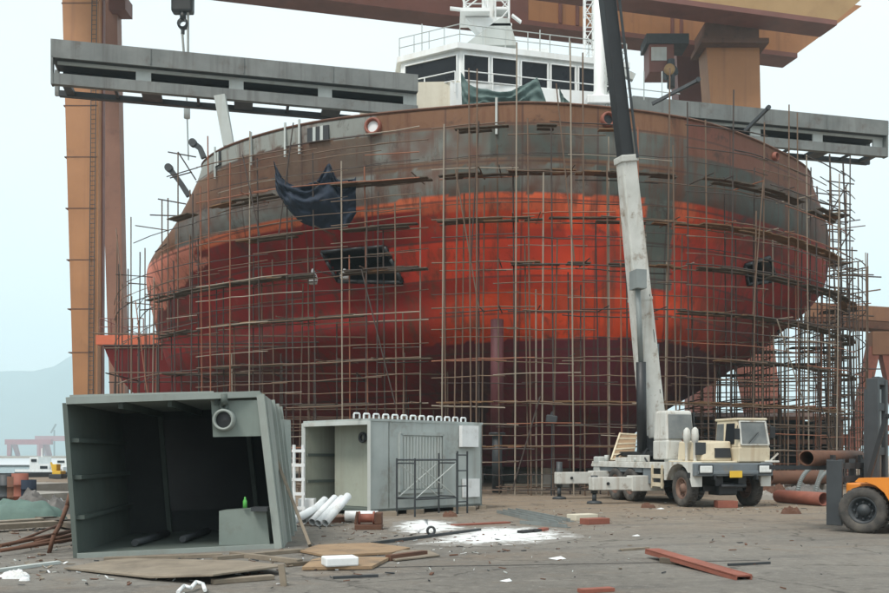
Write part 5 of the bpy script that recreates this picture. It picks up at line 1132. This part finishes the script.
# right: pipes and bent frames
lpipe('hollow red brown pipe lying on the ground behind the forklift', Vector((P(783, 0, 28).x, 28.4, .21)), Vector((P(824, 0, 26.3).x, 26.3, .21)), .2, M_rustred)
lpipe('long dark rusty pipe lying behind the truck bumper', Vector((P(770, 0, 33).x, 33, .68)), Vector((P(842, 0, 33.5).x, 33.5, .68)), .26, M_rust)
for px in (776, 800, 830):
    q = P(px, 455, 33.2); o = MB(); o.box((q.x-.2, 32.9, 0), (q.x+.2, 33.6, .42), .02); tag(o.build('trestle_block', M_conc), 'concrete block carrying the long dark rusty pipe', 'block', 'blocks under the long rusty pipe')
def hoop(pts_, d, r, mat, label):
    o = MB(); pp_ = [P(x, y, d) for x, y in pts_]; sm = [cr(pp_, (len(pp_)-1)*i/40) for i in range(41)]
    o.path(sm, r, 8); tag(o.build('bent_tube', mat), label, 'bent frame')
hoop([(796, 502), (800, 482), (808, 470), (820, 464), (834, 463)], 29.5, .07, M_grey, 'grey bent tube arch standing left of the forklift plate')
hoop([(815, 502), (818, 484), (824, 474), (833, 470), (842, 472)], 28.6, .06, M_grey, 'smaller bent tube arch nearer the forklift')
o = MB(); o.bar(P(815, 490, 29), P(822, 470, 29), .1, .1); tag(o.build('bent_tube', M_grey), 'short grey strut leaning between the bent arches', 'strut')
heap('scrap_heap', M_soil, 'dark scrap pile behind the hollow pipe', 'scrap pile', 812, 499, 2.2, .45, seed=6, jag=.8)
heap('scrap_heap', M_rust, 'rusty scrap pile behind the truck front right wheel', 'scrap pile', 775, 499, 1.2, .5, seed=7, jag=.8)
heap('scrap_heap', M_conc, 'pale rubble pile seen under the truck bumper', 'scrap pile', 765, 500, .9, .3, seed=8, jag=.8)
o = MB(); q = P(530, 487, 35.4); o.box((q.x-1, 35, .3), (q.x+1, 35.5, .36)); o.box((q.x-.9, 35.1, 0), (q.x-.8, 35.4, .3)); o.box((q.x+.8, 35.1, 0), (q.x+.9, 35.4, .3)); tag(o.build('bench', M_plank), 'low bench under the bow beside the purple prop', 'bench')
o = MB(); q = P(551.5, 419, 33.2); o.bar(q+Vector((-.2, 0, .02)), q+Vector((.2, 0, -.04)), .2, .3, bev=.04); o.bar(q+Vector((-.02, 0, .1)), q+Vector((.05, 0, .26)), .12, .1); o.tube((q.x, q.y, .0), (q.x+.02, q.y, q.z-.1), .025, n=6); tag(o.build('lamp_post', M_dgrey), 'dark floodlight on a thin post before the bow', 'lamp')
# left: rusty bars, planks, rubbish
lb = [((0, 556), (78, 548), .03, 'long rusty bar nearest the camera in the left scrap'), ((0, 551), (70, 540), .032, 'rusty bar crossing behind the front bar in the left scrap'), ((8, 550), (62, 531), .025, 'thin rusty bar slanting up through the left scrap'), ((20, 553), (78, 543), .036, 'thick rusty bar between the front and crossing bars'), ((35, 546), (80, 537), .028, 'short rusty bar nearest the module wall')]
for p0, p1, r, l in lb:
    o = MB(); o.tube(G(*p0)+Vector((0, 0, r+.05)), G(*p1)+Vector((0, 0, r+.12)), r, n=8); tag(o.build('rusty_bar', M_rust), l, 'rusty bar', 'rusty bars left of the open module')
o = MB(); q = G(49, 553); o.path([q, P(54, 535, q.y), P(60, 525, q.y+.3), P(67, 506, q.y+.5), P(70, 494, q.y+.6)], .035, 8); tag(o.build('bent_bar', M_rust), 'bent rusty bar standing up out of the left scrap', 'rusty bar')
for p0, p1, l in (((-20, 533), (76, 527), 'wide grey plank lying behind the rusty bars'), ((-10, 529), (60, 524), 'grey plank farther behind the rusty bars'), ((32, 521), (80, 531), 'dark plank slanting across the grey planks')):
    bar('timber', M_plank if 'dark' not in l else M_board, l, 'plank', p0, p1, .35, .1, .05)
bar('steel_strip', M_lgrey, 'light grey strip at the lower left corner of the yard', 'strip', (-8, 573), (58, 564), .1, .04)
heap('scrap_heap', M_foam, 'crumpled white rag at the lower left corner', 'rag', 10, 579, .35, .09, seed=21)
heap('scrap_heap', M_foam, 'small white rag right of the crumpled one', 'rag', 23, 581, .12, .05, seed=22)
heap('covered_heap', M_tarpg, 'heap under a faded green sheet at the left edge', 'covered heap', 14, 524, 1.7, .62, seed=31, jag=.25)
heap('scrap_heap', M_soil, 'dark rubbish heap behind the green sheet', 'rubbish heap', 36, 515, 1.5, .5, seed=32, jag=.8)
heap('scrap_heap', M_foam, 'white rubbish bags heap left of the open module', 'rubbish heap', 52, 513, .9, .35, seed=33, jag=.6)
for i, (px, h, m_, l) in enumerate(((6, .95, M_dgrey, 'dark drum at the left edge behind the green sheet'), (14, .9, M_rust, 'rusty drum beside the dark drum at left'), (20, .98, M_rustred, 'red brown drum right of the rusty drum'), (28, .8, M_blue, 'dark blue drum right of the red brown drum'))):
    q = G(px, 508); o = MB(); o.lathe(q, (0, 0, 1), [(0, .001), (0, .22), (h*.33, .22), (h*.34, .235), (h*.36, .22), (h*.66, .22), (h*.67, .235), (h*.69, .22), (h, .22), (h, .2), (h-.03, .2), (h-.03, .001)], 16); tag(o.build('drum', m_), l, 'drum')
crate('slab', M_conc, 'long concrete slab beyond the rubbish at left', 'slab', (-6, 495), (72, 491), 3, .35)
crate('slab', M_conc, 'concrete slab right beside the module, beyond the rubbish', 'slab', (38, 502), (84, 499), 2, .25)
crate('quay_wall', M_dgrey, 'low dark wall along the far quay at left', 'wall', (-60, 478.5), (130, 476), .5, .3)
# yellow machine by the quay
ym = thing('excavator', 'tiny yellow machine standing by the far quay wall', 'machine', P(55, 478, 56))
q = P(54, 478, 56); q.z = 0
o = MB(); o.box((q.x-.6, 56, 0), (q.x+.7, 57.5, .45), .05); o.build('track', M_dgrey, ym)
o = MB(); o.box((q.x-.3, 56.1, .45), (q.x+.6, 57.4, .8), .05); o.box((q.x-.4, 56.2, .8), (q.x+.15, 57.2, 1.5), .05); o.build('body', M_yel2, ym)
o = MB(); o.bar((q.x, 56.3, .7), (q.x-.5, 56.3, 1.7), .12, .15); o.bar((q.x-.5, 56.3, 1.7), (q.x-.3, 56.3, .9), .1, .12); o.build('arm', M_yel2, ym)

ym.scale = (.6, .6, .6)

# ------------------------------------------------------------------ far shore
def far_gantry(x0, x1, d, ytop, label):
    t = thing('shipyard_gantry', label, 'gantry crane', P((x0+x1)/2, 458, d))
    zt = P(0, ytop, d).z; m = d/520
    o = MB(); o.bar(P(x0-6, ytop, d), P(x1+8, ytop, d), 3*m, 3*m); o.build('girder', M_pink, t)
    for x in (x0, x1):
        o = MB(); p = P(x, ytop, d); o.bar((p.x-1.5*m, d, 0), (p.x-1.2*m, d, zt), 2*m, 2*m, 2.6*m, 2*m, up=Vector((0, 1, 0))); o.bar((p.x+2*m, d+8, 0), (p.x+1.2*m, d, zt), 2*m, 2*m, 2.4*m, 2*m, up=Vector((0, 1, 0))); o.build('leg', M_pink, t)
    return t
far_gantry(12, 44, 1300, 442, 'far hazy pink red gantry with the leftmost leg')
far_gantry(42, 82, 1600, 438.5, 'far hazy pink red gantry partly behind the open module')
fj = thing('jib_crane', 'tiny hazy dark jib crane on the skyline above the far gantries', 'jib crane', P(54, 458, 1700))
o = MB(); o.bar((P(54.3, 0, 1700).x, 1700, 0), P(54.3, 430, 1700), 2.2, 2.2); o.build('tower', M_dgrey, fj)
o = MB(); o.bar(P(56, 424, 1700), P(51, 433, 1700), 2.6, 2.6); o.build('jib', M_dgrey, fj)
def far_ship(px0, px1, d, label, hull_m, houses):
    t = thing('far_ship', label, 'ship', ((px0-CX)*d/F, d, -4)); k = d/F
    x0, x1 = (px0-CX)*k, (px1-CX)*k; zt = P(0, 472, d).z
    o = MB(); o.hexa([Vector(q) for q in ((x0+2, d, -4.2), (x1-2, d, -4.2), (x1-2, d+9, -4.2), (x0+2, d+9, -4.2), (x0, d, zt), (x1, d, zt), (x1, d+9, zt), (x0, d+9, zt))]); o.build('hull', hull_m, t)
    o = MB(); o.box((x0+.2, d-.05, zt), (x1-.2, d, zt+.45)); o.build('bulwark', M_white, t)
    for a_, c_, y0, y1 in houses:
        o = MB(); zb, z1 = P(0, y0, d).z, P(0, y1, d).z; o.box(((a_-CX)*k, d+2, zb), ((c_-CX)*k, d+7, z1)); h = o.build('deckhouse', M_white, t)
        o = MB(); o.box(((a_-CX)*k+.3, d+1.9, z1-.8), ((c_-CX)*k-.3, d+1.98, z1-.35)); o.build('window_band', M_glass, h)
    o = MB(); m_ = (houses[0][0]+houses[0][1])/2; o.tube(((m_-CX)*k, d+5, P(0, houses[0][2], d).z), ((m_-CX)*k, d+5, P(0, houses[0][3]-9, d).z), .12, n=6); o.build('mast', M_white, t)
far_ship(14, 62, 150, 'white and dark hazy ship at the far quay, left one with tall deckhouse', M_dgrey, [(24, 33, 473, 457), (33, 44, 473, 464), (46, 58, 473, 467)])
far_ship(40, 100, 190, 'white hazy ship behind, half hidden by the open module', M_lgrey, [(52, 62, 473, 459), (62, 95, 473, 465)])

# ------------------------------------------------------------------ chips, offcuts and grit strewn over the yard (nobody could count them)
rs = random.Random(99)
def chips(name, mat, spots, n, smax):
    o = MB()
    for k in range(n):
        px, py, wx, wy = rs.choice(spots); px += rs.gauss(0, wx); py = max(476, min(600, py+rs.gauss(0, wy))); q = G(px, py)
        if (-5.9 < q.x < -2.6 and 12.9 < q.y < 18.5) or (q.x > 7 and q.y < 19): continue
        a_ = rs.uniform(0, 6.28); L = smax*rs.uniform(.2, 1)**1.6; W_ = L*rs.uniform(.08, .5); H_ = rs.uniform(.004, .016)
        d_ = Vector((math.cos(a_), math.sin(a_), 0)); e_ = Vector((-d_.y, d_.x, 0)); q.z = .003; tl = Vector((0, 0, rs.uniform(0, .02)))
        p = [q-d_*L/2-e_*W_/2, q+d_*L/2-e_*W_/2*rs.uniform(.3, 1)+tl, q+d_*L/2*rs.uniform(.7, 1)+e_*W_/2+tl, q-d_*L/2*rs.uniform(.6, 1)+e_*W_/2]
        o.hexa(p+[v+Vector((0, 0, H_)) for v in p])
    return tag(o.build(name, mat), kind='stuff')
SPL = [(50, 562, 50, 9), (170, 570, 90, 9), (300, 560, 60, 9), (420, 545, 50, 8), (330, 526, 28, 5), (30, 532, 40, 10)]
SPR = [(480, 532, 70, 6), (600, 514, 60, 5), (760, 508, 50, 3), (560, 550, 150, 16)]
chips('debris', M_plank, SPL+SPL+SPR, 230, .16); chips('debris', M_rust, SPL+SPR, 260, .15); chips('debris', M_lgrey, SPL+SPR, 160, .1); chips('debris', M_foam, SPL[:4], 60, .1); chips('debris', M_dgrey, SPL+SPR, 260, .14)
